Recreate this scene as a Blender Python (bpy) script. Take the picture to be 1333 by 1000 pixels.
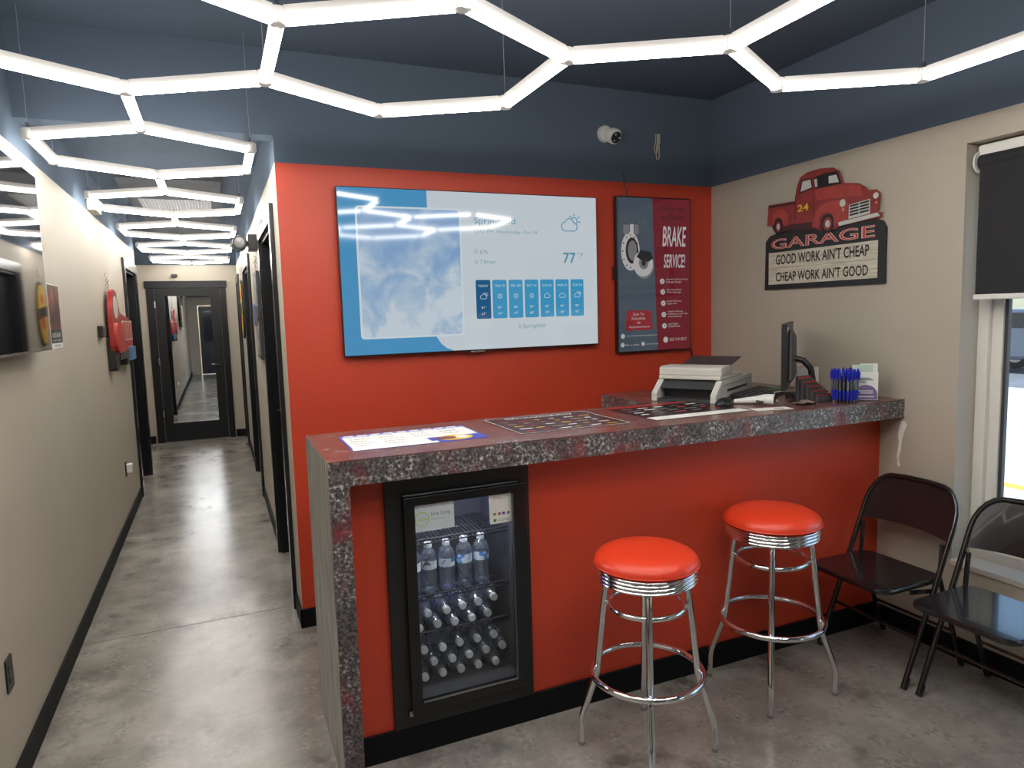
import bpy, bmesh, math, random
from mathutils import Vector, Matrix
random.seed(7)
for o in list(bpy.data.objects): bpy.data.objects.remove(o)
SC = bpy.context.scene
COL = SC.collection
PI = math.pi

# ------------------------------------------------------------------ camera
cd = bpy.data.cameras.new('camera'); cam = bpy.data.objects.new('camera', cd); COL.objects.link(cam)
cd.sensor_fit = 'HORIZONTAL'; cd.sensor_width = 36.0; cd.lens = 24.079; cd.clip_start = 0.05; cd.clip_end = 300
rt = Vector((.9173, -.3971, -.0289)); dn = Vector((-.0673, -.0830, -.9943)); fw = rt.cross(dn)
m = Matrix((rt, -dn, -fw)).transposed().to_4x4(); m.translation = Vector((0, 0, 1.6)); cam.matrix_world = m
SC.camera = cam

# ------------------------------------------------------------------ world, sun, exposure
w = bpy.data.worlds.new('sky'); SC.world = w; w.use_nodes = True
nt = w.node_tree; bg = nt.nodes['Background']
sky = nt.nodes.new('ShaderNodeTexSky'); sky.sky_type = 'NISHITA'; sky.sun_disc = False
sky.sun_elevation = math.radians(48); sky.sun_rotation = math.radians(200); sky.air_density = 1.2; sky.dust_density = 1.5
nt.links.new(sky.outputs[0], bg.inputs[0]); bg.inputs[1].default_value = 0.38
sl = bpy.data.lights.new('sun', 'SUN'); sl.energy = 4.0; sl.angle = .01; sl.color = (1, .96, .9)
so = bpy.data.objects.new('sun', sl); COL.objects.link(so); so.location = (-8, -6, 12)
so.rotation_euler = Vector((.55, .35, -1)).to_track_quat('-Z', 'Y').to_euler()
vs = SC.view_settings; vs.view_transform = 'Standard'; vs.look = 'None'; vs.gamma = 1; vs.use_curve_mapping = False
vs.exposure = 0.3
TUBE = 25.0          # brightness of the LED diffusers

# ------------------------------------------------------------------ materials
MT = {}
def mat(name, col, rough=.5, metal=0., emit=None, es=0., spec=.5, bump=0., bscale=200., var=0., vscale=3., coat=0.):
    if name in MT: return MT[name]
    m = bpy.data.materials.new(name); m.use_nodes = True; n = m.node_tree.nodes; l = m.node_tree.links
    b = n['Principled BSDF']; b.inputs['Base Color'].default_value = (*col, 1)
    b.inputs['Roughness'].default_value = rough; b.inputs['Metallic'].default_value = metal
    b.inputs['Specular IOR Level'].default_value = spec; b.inputs['Coat Weight'].default_value = coat
    if emit: b.inputs['Emission Color'].default_value = (*emit, 1); b.inputs['Emission Strength'].default_value = es
    if bump or var: tc = n.new('ShaderNodeTexCoord')
    if var:
        t = n.new('ShaderNodeTexNoise'); t.inputs['Scale'].default_value = vscale; t.inputs['Detail'].default_value = 6
        l.new(tc.outputs['Object'], t.inputs['Vector'])
        r = n.new('ShaderNodeValToRGB'); r.color_ramp.elements[0].position = .3; r.color_ramp.elements[1].position = .7
        r.color_ramp.elements[0].color = (*[c * (1 - var) for c in col], 1); r.color_ramp.elements[1].color = (*[min(1, c * (1 + var)) for c in col], 1)
        l.new(t.outputs[0], r.inputs[0]); l.new(r.outputs[0], b.inputs['Base Color'])
    if bump:
        t = n.new('ShaderNodeTexNoise'); t.inputs['Scale'].default_value = bscale; t.inputs['Detail'].default_value = 3
        l.new(tc.outputs['Object'], t.inputs['Vector'])
        bp = n.new('ShaderNodeBump'); bp.inputs['Strength'].default_value = bump; bp.inputs['Distance'].default_value = .004
        l.new(t.outputs[0], bp.inputs['Height']); l.new(bp.outputs[0], b.inputs['Normal'])
    MT[name] = m; return m
def ramp_mat(name, layers, rough=.4, stretch=(1, 1, 1), bump=0., metal=0., rvar=0., spec=.5):
    """layers: [(scale, detail, [(pos, colour)...], factor-ramp or None)] each mixed over the last"""
    m = bpy.data.materials.new(name); m.use_nodes = True; n = m.node_tree.nodes; l = m.node_tree.links
    b = n['Principled BSDF']; b.inputs['Roughness'].default_value = rough; b.inputs['Metallic'].default_value = metal
    b.inputs['Specular IOR Level'].default_value = spec
    tc = n.new('ShaderNodeTexCoord'); mp = n.new('ShaderNodeMapping'); mp.inputs['Scale'].default_value = stretch
    l.new(tc.outputs['Object'], mp.inputs['Vector']); last = None
    for i, (sc, det, cols, fac) in enumerate(layers):
        t = n.new('ShaderNodeTexNoise'); t.inputs['Scale'].default_value = sc; t.inputs['Detail'].default_value = det
        t.inputs['Roughness'].default_value = .6; l.new(mp.outputs[0], t.inputs['Vector'])
        r = n.new('ShaderNodeValToRGB'); e = r.color_ramp.elements
        while len(e) < len(cols): e.new(.5)
        for k, (p, c) in enumerate(cols): e[k].position = p; e[k].color = (*c, 1)
        l.new(t.outputs[0], r.inputs[0])
        if last is None: last = r.outputs[0]; first = t
        else:
            mx = n.new('ShaderNodeMix'); mx.data_type = 'RGBA'; t2 = n.new('ShaderNodeTexNoise')
            t2.inputs['Scale'].default_value = fac[0]; t2.inputs['Detail'].default_value = 5; l.new(mp.outputs[0], t2.inputs['Vector'])
            r2 = n.new('ShaderNodeValToRGB'); r2.color_ramp.elements[0].position = fac[1]; r2.color_ramp.elements[1].position = fac[2]
            l.new(t2.outputs[0], r2.inputs[0]); l.new(r2.outputs[0], mx.inputs[0]); l.new(last, mx.inputs[6]); l.new(r.outputs[0], mx.inputs[7])
            last = mx.outputs[2]
    l.new(last, b.inputs['Base Color'])
    if rvar:
        r3 = n.new('ShaderNodeMapRange'); r3.inputs[3].default_value = rough - rvar; r3.inputs[4].default_value = rough + rvar
        l.new(first.outputs[0], r3.inputs[0]); l.new(r3.outputs[0], b.inputs['Roughness'])
    if bump:
        bp = n.new('ShaderNodeBump'); bp.inputs['Strength'].default_value = bump; bp.inputs['Distance'].default_value = .003
        l.new(t.outputs[0], bp.inputs['Height']); l.new(bp.outputs[0], b.inputs['Normal'])
    MT[name] = m; return m
def clear_mat(name, tint, lo, hi, rough=.05, milk=0.):
    m = bpy.data.materials.new(name); m.use_nodes = True; n = m.node_tree.nodes; l = m.node_tree.links
    n.remove(n['Principled BSDF']); out = n['Material Output']
    a = n.new('ShaderNodeBsdfTransparent'); a.inputs[0].default_value = (*tint, 1)
    g = n.new('ShaderNodeBsdfGlossy'); g.inputs['Roughness'].default_value = rough
    f = n.new('ShaderNodeLayerWeight'); f.inputs[0].default_value = .3
    r = n.new('ShaderNodeMapRange'); r.inputs[3].default_value = lo; r.inputs[4].default_value = hi
    mx = n.new('ShaderNodeMixShader'); l.new(f.outputs[0], r.inputs[0]); l.new(r.outputs[0], mx.inputs[0])
    l.new(a.outputs[0], mx.inputs[1]); l.new(g.outputs[0], mx.inputs[2]); l.new(mx.outputs[0], out.inputs[0])
    if milk:
        d = n.new('ShaderNodeBsdfTranslucent'); d.inputs[0].default_value = (.8, .88, .95, 1); e = n.new('ShaderNodeBsdfDiffuse'); e.inputs[0].default_value = (.7, .78, .86, 1)
        ad = n.new('ShaderNodeMixShader'); m2 = n.new('ShaderNodeMixShader'); m2.inputs[0].default_value = milk
        l.new(d.outputs[0], ad.inputs[1]); l.new(e.outputs[0], ad.inputs[2]); l.new(mx.outputs[0], m2.inputs[1]); l.new(ad.outputs[0], m2.inputs[2]); l.new(m2.outputs[0], out.inputs[0])
    MT[name] = m; return m

WALL = mat('warm_grey_paint', (.46, .41, .335), .6, bump=.25, bscale=160, var=.04, vscale=2)
RED = mat('red_paint', (.58, .055, .022), .42, bump=.35, bscale=130, var=.05, vscale=2)
NAVY = mat('navy_paint', (.105, .138, .185), .9, spec=.08, bump=.15, bscale=90)
BLACK = mat('black_trim_paint', (.009, .009, .011), .36, spec=.3)
BASE = mat('black_vinyl_base', (.008, .008, .009), .6, spec=.15)
FLOOR = ramp_mat('polished_concrete', [
    (1.3, 9, [(.32, (.12, .108, .092)), (.48, (.25, .23, .20)), (.66, (.44, .41, .36))], None),
    (6, 10, [(.35, (.10, .092, .08)), (.68, (.46, .425, .375))], (2.4, .42, .66)),
    (45, 5, [(.4, (.13, .12, .105)), (.65, (.36, .335, .295))], (12, .45, .8))], .22, bump=.03, rvar=.07, spec=.7)
LAM = ramp_mat('mottled_laminate', [
    (95, 8, [(.34, (.022, .02, .022)), (.47, (.09, .08, .08)), (.57, (.22, .2, .2)), (.68, (.70, .67, .65))], None),
    (20, 6, [(.35, (.05, .015, .02)), (.6, (.30, .045, .055)), (.75, (.20, .12, .12))], (7, .5, .66)),
    (120, 4, [(.4, (.02, .02, .022)), (.62, (.16, .14, .14))], (10, .48, .62))], .3, bump=.25)
LAMTOP = ramp_mat('mottled_laminate_top', [
    (18, 8, [(.3, (.10, .045, .04)), (.5, (.17, .065, .055)), (.7, (.26, .13, .115))], None),
    (60, 5, [(.4, (.06, .04, .04)), (.66, (.30, .2, .18))], (9, .5, .72))], .22, bump=.04)  # red of the nearby wall's reflection is mixed into the laminate's own tint
GRAIN = ramp_mat('grey_grain_laminate', [
    (26, 8, [(.3, (.10, .09, .08)), (.5, (.30, .285, .25)), (.72, (.52, .50, .44))], None),
    (60, 6, [(.38, (.05, .045, .04)), (.66, (.30, .285, .25))], (20, .45, .6))], .38, stretch=(1, 2.2, .16), bump=.3)
CHROME = mat('chrome', (.82, .82, .83), .07, 1.)
STEEL = mat('worn_chrome', (.45, .44, .43), .25, 1.)
VINYL = mat('red_vinyl', (.74, .05, .015), .33, bump=.05, bscale=400)
BLKMETAL = mat('black_enamel', (.011, .011, .012), .2, coat=.5)
PLBLK = mat('black_plastic', (.014, .014, .015), .38)
PLDK = mat('dark_grey_plastic', (.045, .046, .05), .45)
PLWHT = mat('white_plastic', (.74, .73, .70), .4)
PLGRY = mat('warm_white_plastic', (.60, .58, .53), .45)
WHITE = mat('white_print', (.80, .79, .76), .6)
HOUSE = mat('white_tube_housing', (.62, .60, .58), .4)
HOUSE = mat('translucent_tube_housing', (.40, .385, .37), .5, emit=(1, .95, .9), es=.16)
LED = mat('led_diffuser', (.9, .9, .9), .5, emit=(1, .965, .90), es=TUBE)
VINYLW = mat('white_window_vinyl', (.74, .72, .66), .4)
SHADE = mat('charcoal_shade_cloth', (.017, .017, .02), .8, bump=.2, bscale=900)
GLASSW = clear_mat('window_glass', (.93, .97, .98), .02, .5, .01)
GLASSF = clear_mat('fridge_glass', (.95, .96, .97), .02, .35, .02)
PET = clear_mat('clear_bottle_plastic', (.80, .86, .92), .2, .9, .14, .13)
WATER = clear_mat('clear_pen_plastic', (.75, .77, .8), .2, .8, .15)
MIRROR = mat('mirror_glass', (.80, .84, .90), .015, 1.)
WIRE = mat('thin_wire', (.35, .36, .38), .4, .6)
YEL = mat('yellow_print', (.78, .48, .04), .5)
BLUEP = mat('blue_print', (.06, .07, .45), .5)
INK = mat('black_ink', (.015, .014, .014), .6)
PENBLUE = mat('blue_pen_plastic', (.015, .025, .42), .3)

# ------------------------------------------------------------------ mesh builder
class MB:
    def __init__(s): s.v = []; s.f = []
    def add(s, vs, fs):
        k = len(s.v); s.v += [tuple(p) for p in vs]; s.f += [tuple(i + k for i in q) for q in fs]; return s
    def box(s, x0, x1, y0, y1, z0, z1):
        return s.add([(x, y, z) for z in (z0, z1) for y in (y0, y1) for x in (x0, x1)],
                     [(0, 2, 3, 1), (4, 5, 7, 6), (0, 1, 5, 4), (2, 6, 7, 3), (0, 4, 6, 2), (1, 3, 7, 5)])
    def bar(s, a, b, w, h, up=(0, 0, 1)):
        a = Vector(a); b = Vector(b); d = (b - a).normalized(); x = d.cross(Vector(up))
        if x.length < 1e-4: x = d.cross(Vector((1, 0, 0)))
        x.normalize(); y = x.cross(d); x *= w / 2; y *= h / 2
        return s.add([p + i * x + j * y for p in (a, b) for i, j in ((-1, -1), (1, -1), (1, 1), (-1, 1))],
                     [(0, 1, 2, 3), (7, 6, 5, 4), (0, 4, 5, 1), (1, 5, 6, 2), (2, 6, 7, 3), (3, 7, 4, 0)])
    def prism(s, pts, fr, t, d=0.):
        o, u, v, n = fr; k = len(pts)
        a = [o + u * x + v * y + n * d for x, y in pts]; b = [p + n * t for p in a]
        return s.add(a + b, [tuple(range(k))[::-1], tuple(range(k, 2 * k))] + [(i, (i + 1) % k, k + (i + 1) % k, k + i) for i in range(k)])
    def ring(s, outer, inner, fr, t, d=0.):
        o, u, v, n = fr; k = len(outer)
        P = [[o + u * x + v * y + n * e for x, y in q] for q in (outer, inner) for e in (d, d + t)]
        vs = sum(P, []); f = []
        for i in range(k):
            j = (i + 1) % k
            f += [(i, j, k + j, k + i), (2 * k + i, 3 * k + i, 3 * k + j, 2 * k + j), (k + i, k + j, 3 * k + j, 3 * k + i), (i, 2 * k + i, 2 * k + j, j)]
        return s.add(vs, f)
    def tube(s, path, r, n=8, closed=False, cap=True):
        P = [Vector(p) for p in path]; k = len(P); vs = []; prev = None
        rr = r if isinstance(r, (list, tuple)) else [r] * k
        for i in range(k):
            if closed: d = P[(i + 1) % k] - P[i - 1]
            else: d = P[min(i + 1, k - 1)] - P[max(i - 1, 0)]
            d.normalize()
            if prev is None:
                x = d.cross(Vector((0, 0, 1)))
                if x.length < .05: x = d.cross(Vector((0, 1, 0)))
            else: x = prev - d * prev.dot(d)
            x.normalize(); prev = x; y = d.cross(x)
            vs += [P[i] + (x * math.cos(a * 2 * PI / n) + y * math.sin(a * 2 * PI / n)) * rr[i] for a in range(n)]
        fs = []
        for i in range(k if closed else k - 1):
            i2 = (i + 1) % k
            for a in range(n): fs.append((i * n + a, i * n + (a + 1) % n, i2 * n + (a + 1) % n, i2 * n + a))
        if cap and not closed: fs += [tuple(range(n))[::-1], tuple((k - 1) * n + a for a in range(n))]
        return s.add(vs, fs)
    def lathe(s, prof, n=16, M=None):
        M = M or Matrix(); k = len(prof); vs = []; fs = []
        for r, z in prof:
            vs += [M @ Vector((max(r, 1e-5) * math.cos(a * 2 * PI / n), max(r, 1e-5) * math.sin(a * 2 * PI / n), z)) for a in range(n)]
        for i in range(k - 1):
            for a in range(n): fs.append((i * n + a, i * n + (a + 1) % n, (i + 1) * n + (a + 1) % n, (i + 1) * n + a))
        if prof[0][0] > 1e-3: fs.append(tuple(range(n))[::-1])
        if prof[-1][0] > 1e-3: fs.append(tuple((k - 1) * n + a for a in range(n)))
        return s.add(vs, fs)
    def build(s, name, mt, parent=None, smooth=False, bevel=0., local=True):
        me = bpy.data.meshes.new(name)
        off = Vector((0, 0, 0)); p = parent
        while p is not None and not local: off += p.location; p = p.parent
        me.from_pydata([Vector(v) - off for v in s.v], [], s.f)
        bm = bmesh.new(); bm.from_mesh(me); bmesh.ops.recalc_face_normals(bm, faces=bm.faces)
        if smooth:
            for f in bm.faces: f.smooth = True
            for e in bm.edges:
                if len(e.link_faces) == 2 and e.calc_face_angle(0) > .7: e.smooth = False
        bm.to_mesh(me); bm.free()
        o = bpy.data.objects.new(name, me); COL.objects.link(o); o.data.materials.append(mt)
        if parent is not None: o.parent = parent
        if bevel:
            b = o.modifiers.new('bevel', 'BEVEL'); b.width = bevel; b.segments = 2; b.limit_method = 'ANGLE'
        return o
def wb(mb, name, mt, parent=None, **k): return mb.build(name, mt, parent, local=False, **k)   # vertices given in world metres
def tag(o, label, cat, group=None, kind=None):
    o['label'] = label; o['category'] = cat
    if group: o['group'] = group
    if kind: o['kind'] = kind
    return o
def thing(name, label, cat, loc, rz=0., group=None, kind=None):
    o = bpy.data.objects.new(name, None); COL.objects.link(o); o.empty_display_size = .05
    o.location = loc; o.rotation_euler = (0, 0, rz); return tag(o, label, cat, group, kind)
def struct(name, mb, mt, label, cat): return tag(mb.build(name, mt), label, cat, kind='structure')
def dup(root, loc, rz=None, label=None):
    r = root.copy(); COL.objects.link(r); r.location = loc
    r.scale = (1, 1, 1)
    if rz is not None: r.rotation_euler = (0, 0, rz)
    if label: r['label'] = label
    for ch in root.children:
        c = ch.copy(); COL.objects.link(c); c.parent = r
        for g in ch.children:
            d = g.copy(); COL.objects.link(d); d.parent = c
    return r
def V(*a): return Vector(a)
def FB(x, y, z): return (V(x, y, z), V(1, 0, 0), V(0, 0, 1), V(0, -1, 0))       # on a wall facing the room's front
def FR(x, y, z): return (V(x, y, z), V(0, -1, 0), V(0, 0, 1), V(-1, 0, 0))      # on a wall facing -x
def FL(x, y, z): return (V(x, y, z), V(0, 1, 0), V(0, 0, 1), V(1, 0, 0))        # on a wall facing +x
def FT(x, y, z): return (V(x, y, z), V(1, 0, 0), V(0, 1, 0), V(0, 0, 1))        # lying on a top
def rect(x0, x1, y0, y1): return [(x0, y0), (x1, y0), (x1, y1), (x0, y1)]
def rrect(x0, x1, y0, y1, r, n=4):
    o = []
    for cx, cy, a in ((x1 - r, y0 + r, -.5), (x1 - r, y1 - r, 0), (x0 + r, y1 - r, .5), (x0 + r, y0 + r, 1)):
        o += [(cx + r * math.cos((a + .5 * i / n) * PI), cy + r * math.sin((a + .5 * i / n) * PI)) for i in range(n + 1)]
    return o
def ell(cx, cy, rx, ry, n=20, a0=0., a1=2.): return [(cx + rx * math.cos((a0 + (a1 - a0) * i / n) * PI), cy + ry * math.sin((a0 + (a1 - a0) * i / n) * PI)) for i in range(n)]
def text(s, fr, x0, x1, y0, y1, mt, parent, name='lettering', d=.002, shear=0., bold=0.):
    cu = bpy.data.curves.new(name, 'FONT'); cu.body = s; cu.size = 1; cu.align_x = 'LEFT'; cu.resolution_u = 3; cu.offset = bold; cu.shear = shear
    ob = bpy.data.objects.new(name, cu); me = bpy.data.meshes.new_from_object(ob)
    xs = [v.co.x for v in me.vertices]; ys = [v.co.y for v in me.vertices]
    a, b, c, e = min(xs), max(xs), min(ys), max(ys); o, u, v, n = fr
    off = V(0, 0, 0); p = parent
    while p is not None: off += p.location; p = p.parent
    for q in me.vertices:
        q.co = o + u * (x0 + (q.co.x - a) / (b - a) * (x1 - x0)) + v * (y0 + (q.co.y - c) / (e - c) * (y1 - y0)) + n * d - off
    bpy.data.objects.remove(ob); bpy.data.curves.remove(cu)
    me.materials.clear(); me.materials.append(mt); me.name = name
    t = bpy.data.objects.new(name, me); COL.objects.link(t); t.parent = parent; return t

# ------------------------------------------------------------------ room dimensions (metres; camera stands at x=0, y=0)
XL, XC, XR = -.73, .32, 2.967          # left wall, corridor side of the red wall, right wall
YB, YE, YF = 3.594, 10.22, -2.6        # red wall, end of corridor, wall behind the camera
ZP, ZH, ZC, ZK = 2.363, 2.49, 2.896, 2.64   # top of light paint, header underside, room ceiling, corridor ceiling

# floor
fl = struct('floor', MB().box(-1.5, 3.25, YF - .15, 3.902, -.12, 0), FLOOR, 'polished grey concrete floor of the room and corridor', 'floor')
wb(MB().box(-1.5, 3.25, 3.908, YE + .2, -.12, 0), 'slab', FLOOR, fl)
wb(MB().box(-1.5, 3.25, 3.902, 3.908, -.12, -.004), 'joint', mat('joint_dirt', (.05, .045, .04), .9), fl)
# ceilings
ce = struct('ceiling', MB().box(XL - .15, XR + .3, YF - .15, YB + .12, ZC, ZC + .1), NAVY, 'dark navy painted ceiling of the room', 'ceiling')
wb(MB().box(-1.5, XC + .15, YB + .12, YE + .15, ZK, ZK + .1), 'corridor_ceiling', NAVY, ce)
# left wall: light paint below, navy band above, one doorway
LD0, LD1, LDZ = 7.17, 8.10, 2.11
lw = struct('wall_left', MB().box(XL - .12, XL, YF, LD0, 0, ZP).box(XL - .12, XL, LD1, 8.28, 0, ZP).box(XL - .12, XL, LD0, LD1, LDZ, ZP), WALL,
            'warm grey wall running from the room into the corridor', 'wall')
wb(MB().box(XL - .12, XL, YF, 8.28, ZP, ZC), 'upper_band', NAVY, lw)
aw = struct('wall_alcove', MB().box(-1.35, -1.23, 8.16, YE, 0, ZP).box(-1.35, XL - .12, 8.16, 8.28, 0, ZP), WALL, 'warm grey side wall of the nook at the corridor end', 'wall')
wb(MB().box(-1.35, -1.23, 8.16, YE, ZP, ZC).box(-1.35, XL - .12, 8.16, 8.28, ZP, ZC), 'upper_band', NAVY, aw)
ew = struct('wall_end', MB().box(-1.35, XC + .12, YE, YE + .12, 0, ZP), WALL, 'grey end wall of the corridor around the mirrored door', 'wall')
wb(MB().box(-1.35, XC + .12, YE, YE + .12, ZP, ZC), 'upper_band', NAVY, ew)
# corridor right wall with three doorways
RD = [(3.93, 4.87, 2.12), (6.60, 7.68, 2.10), (9.42, 10.04, 2.10)]
cw = MB(); y = YB + .12
for a, b, z in RD: cw.box(XC, XC + .12, y, a, 0, ZP).box(XC, XC + .12, a, b, z, ZP); y = b
cw.box(XC, XC + .12, y, YE, 0, ZP).box(XC, XC + .0005, YB + .0005, YB + .12, 0, ZP)
cwo = struct('wall_corridor', cw, WALL, 'warm grey corridor wall with black doorways', 'wall')
wb(MB().box(XC, XC + .12, YB + .12, YE, ZP, ZC), 'upper_band', NAVY, cwo)
# red wall
bw = struct('wall_back', MB().box(XC + .0006, XR, YB, YB + .12, 0, ZP), RED, 'red painted wall carrying the two wall screens', 'wall')
wb(MB().box(XC, XR, YB, YB + .12, ZP, ZC), 'upper_band', NAVY, bw)
wb(MB().box(XL, XC, YB, YB + .12, ZH, ZC), 'corridor_header', NAVY, bw)
# right wall with two windows
WY0, WY1, WZ0, WZ1 = .55, 1.965, .42, 2.257
V0, V1 = -1.9, -.45
rw = MB(); X2 = XR + .22
rw.box(XR, X2, WY1, YB + .12, 0, ZP).box(XR, X2, WY0, WY1, 0, WZ0).box(XR, X2, WY0, WY1, WZ1, ZP)
rw.box(XR, X2, V1, WY0, 0, ZP).box(XR, X2, V0, V1, 0, WZ0).box(XR, X2, V0, V1, WZ1, ZP).box(XR, X2, YF, V0, 0, ZP)
rwo = struct('wall_right', rw, WALL, 'warm grey wall with the garage sign and deep window', 'wall')
wb(MB().box(XR, X2, YF, YB + .12, ZP, ZC), 'upper_band', NAVY, rwo)
pp = [(2.212, 1.04), (2.20, 1.02), (2.213, .985), (2.222, .95), (2.226, .90), (2.236, .86), (2.228, .82), (2.238, .812), (2.243, .83), (2.240, .865), (2.247, .85), (2.243, .88), (2.237, .93), (2.243, .97), (2.238, 1.0), (2.228, 1.035)]
wb(MB().prism([(-a, b) for a, b in pp], (V(XR, 0, 0), V(0, -1, 0), V(0, 0, 1), V(-1, 0, 0)), .002), 'filler_patch', WHITE, rwo)
fw_ = struct('wall_front', MB().box(XL - .12, -.45, YF - .12, YF, 0, ZP).box(1.3, X2, YF - .12, YF, 0, ZP).box(-.45, 1.3, YF - .12, YF, 2.1, ZP), WALL, 'warm grey wall behind the viewer', 'wall')
wb(MB().box(XL - .12, X2, YF - .12, YF, ZP, ZC), 'upper_band', NAVY, fw_)

# baseboards
def base(name, segs, label):
    mb = MB()
    for q in segs: mb.box(*q, 0, .1)
    o = tag(mb.build(name, BASE, bevel=.003), label, 'baseboard', kind='structure')
base('baseboard_left', [(XL, XL + .012, YF, LD0 - .085), (XL, XL + .012, LD1 + .085, 8.28)], 'black baseboard along the left wall')
base('baseboard_corridor', [(XC - .012, XC, YB - .012, 3.845), (XC - .012, XC, 4.955, 6.515), (XC - .012, XC, 7.765, 9.335)], 'black baseboard along the corridor doorways')
base('baseboard_back', [(XC - .012, XR, YB - .012, YB)], 'black baseboard below the red wall')
base('baseboard_right', [(XR - .012, XR, YF, 2.32)], 'black baseboard under the window')
base('baseboard_end', [(-1.23, -.82, YE - .012, YE), (.18, XC, YE - .012, YE)], 'black baseboard beside the mirrored door')

# doors ------------------------------------------------------------
GLOSSB = mat('semi_gloss_black', (.014, .015, .018), .22)
def side_door(name, x, sgn, y0, y1, z, label, rec=.07):
    # sgn: direction from the wall into the corridor
    t = thing(name, label, 'door', (x, (y0 + y1) / 2, 0), kind='structure')
    def bx(a, b, *r): return MB().box(min(a, b), max(a, b), *r)
    pr = x + sgn * .022
    for nm, q in (('side_casing', (y0 - .08, y0, 0, z + .09)), ('side_casing', (y1, y1 + .08, 0, z + .09)), ('head_casing', (y0, y1, z, z + .09))):
        wb(bx(x, pr, *q), nm, GLOSSB, t, bevel=.002)
    dp = x - sgn * .115
    wb(bx(x, dp, y0, y0 + .02, 0, z), 'jamb', BLACK, t); wb(bx(x, dp, y1 - .02, y1, 0, z), 'jamb', BLACK, t); wb(bx(x, dp, y0 + .02, y1 - .02, z - .02, z), 'jamb', BLACK, t)
    a = x - sgn * rec; b = a - sgn * .04
    lf = wb(bx(a, b, y0 + .022, y1 - .022, .006, z - .022), 'leaf', BLACK, t)
    for q in ((y0 + .13, y1 - .13, .25, .95), (y0 + .13, y1 - .13, 1.1, z - .15)):
        wb(bx(a, a + sgn * .006, *q), 'panel', BLACK, lf, bevel=.003)
    hy = y1 - .09
    wb(MB().tube([(a, hy, 1), (a + sgn * .05, hy, 1), (a + sgn * .055, hy - .02, 1), (a + sgn * .055, hy - .12, 1)], .009), 'handle', BLKMETAL, lf, smooth=True)
side_door('door_1', XC, -1, *RD[0], 'black door in the corridor beside the red wall')
side_door('door_2', XC, -1, *RD[1], 'black corridor door between the two hanging signs')
side_door('door_3', XC, -1, *RD[2], 'black corridor door beside the end wall')
side_door('door_4', XL, 1, LD0, LD1, LDZ, 'black corridor door beside the red truck cutout', rec=.09)
t = thing('door_5', 'black door with a full-length mirror at the corridor end', 'door', (-.31, YE, 0), kind='structure')
wb(MB().box(-.80, -.705, YE - .02, YE, 0, 2.06), 'side_casing', BLACK, t, bevel=.002)
wb(MB().box(.09, .17, YE - .02, YE, 0, 2.06), 'side_casing', BLACK, t, bevel=.002)
wb(MB().box(-.815, .185, YE - .025, YE, 2.06, 2.155), 'head_casing', BLACK, t, bevel=.002)
DOORP = mat('charcoal_door_paint', (.012, .0125, .015), .4, spec=.3)
FE = FB(0, YE - .004, 0)
lf = wb(MB().ring(rect(-.70, .086, .008, 2.055), rect(-.595, -.03, .255, 1.955), FE, .012), 'leaf', DOORP, t)
wb(MB().prism(rect(-.60, -.025, .25, 1.96), FE, .004), 'mirror', MIRROR, lf)
for z in (.35, 1.05, 1.80): wb(MB().box(-.712, -.695, YE - .03, YE - .016, z, z + .09), 'hinge', STEEL, lf)
wb(MB().tube([(.035, YE - .016, 1.02), (.035, YE - .06, 1.02), (-.07, YE - .065, 1.02)], .009), 'handle', BLKMETAL, lf, smooth=True)
t = thing('door_6', 'dark navy double door behind the viewer', 'door', (.42, YF, 0), kind='structure')
NDOOR = mat('navy_door_paint', (.02, .026, .045), .35)
for x0, x1 in ((-.44, .42), (.43, 1.29)):
    lf = wb(MB().box(x0, x1, YF - .08, YF - .03, .006, 2.09), 'leaf', NDOOR, t)
    wb(MB().box(x0 + .12, x1 - .12, YF - .03, YF - .022, 1.0, 1.95), 'panel', mat('dark_glazing', (.03, .035, .05), .1), lf)

# windows ----------------------------------------------------------
def window(name, y0, y1, label):
    t = thing(name, label, 'window', (XR + .13, (y0 + y1) / 2, WZ0), kind='structure')
    x = XR + .12
    wb(MB().box(XR - .012, x + .1, y0, y1, WZ0, WZ0 + .025), 'sill', mat('painted_sill', (.60, .575, .53), .35), t, bevel=.003)
    F = FR(x + .07, 0, 0)
    def rg(a, b, c, d, wd, nm, dp, th, m):
        return wb(MB().ring(rect(-b, -a, c, d), rect(-b + wd, -a - wd, c + wd, d - wd), F, th, dp), nm, m, t)
    rg(y0, y1, WZ0 + .025, WZ1, .045, 'frame', 0, .07, VINYLW)
    rg(y0 + .045, y1 - .045, WZ0 + .07, WZ1 - .045, .045, 'sash', .01, .035, VINYLW)
    rg(y0 + .09, y1 - .09, WZ0 + .115, WZ1 - .09, .014, 'gasket', .012, .022, PLDK)
    wb(MB().box(x + .045, x + .05, y0 + .095, y1 - .095, WZ0 + .12, WZ1 - .095), 'pane', GLASSW, t)
window('window_1', WY0, WY1, 'deep white framed window beside the folding chairs')
window('window_2', V0, V1, 'white framed window behind the viewer')
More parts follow.
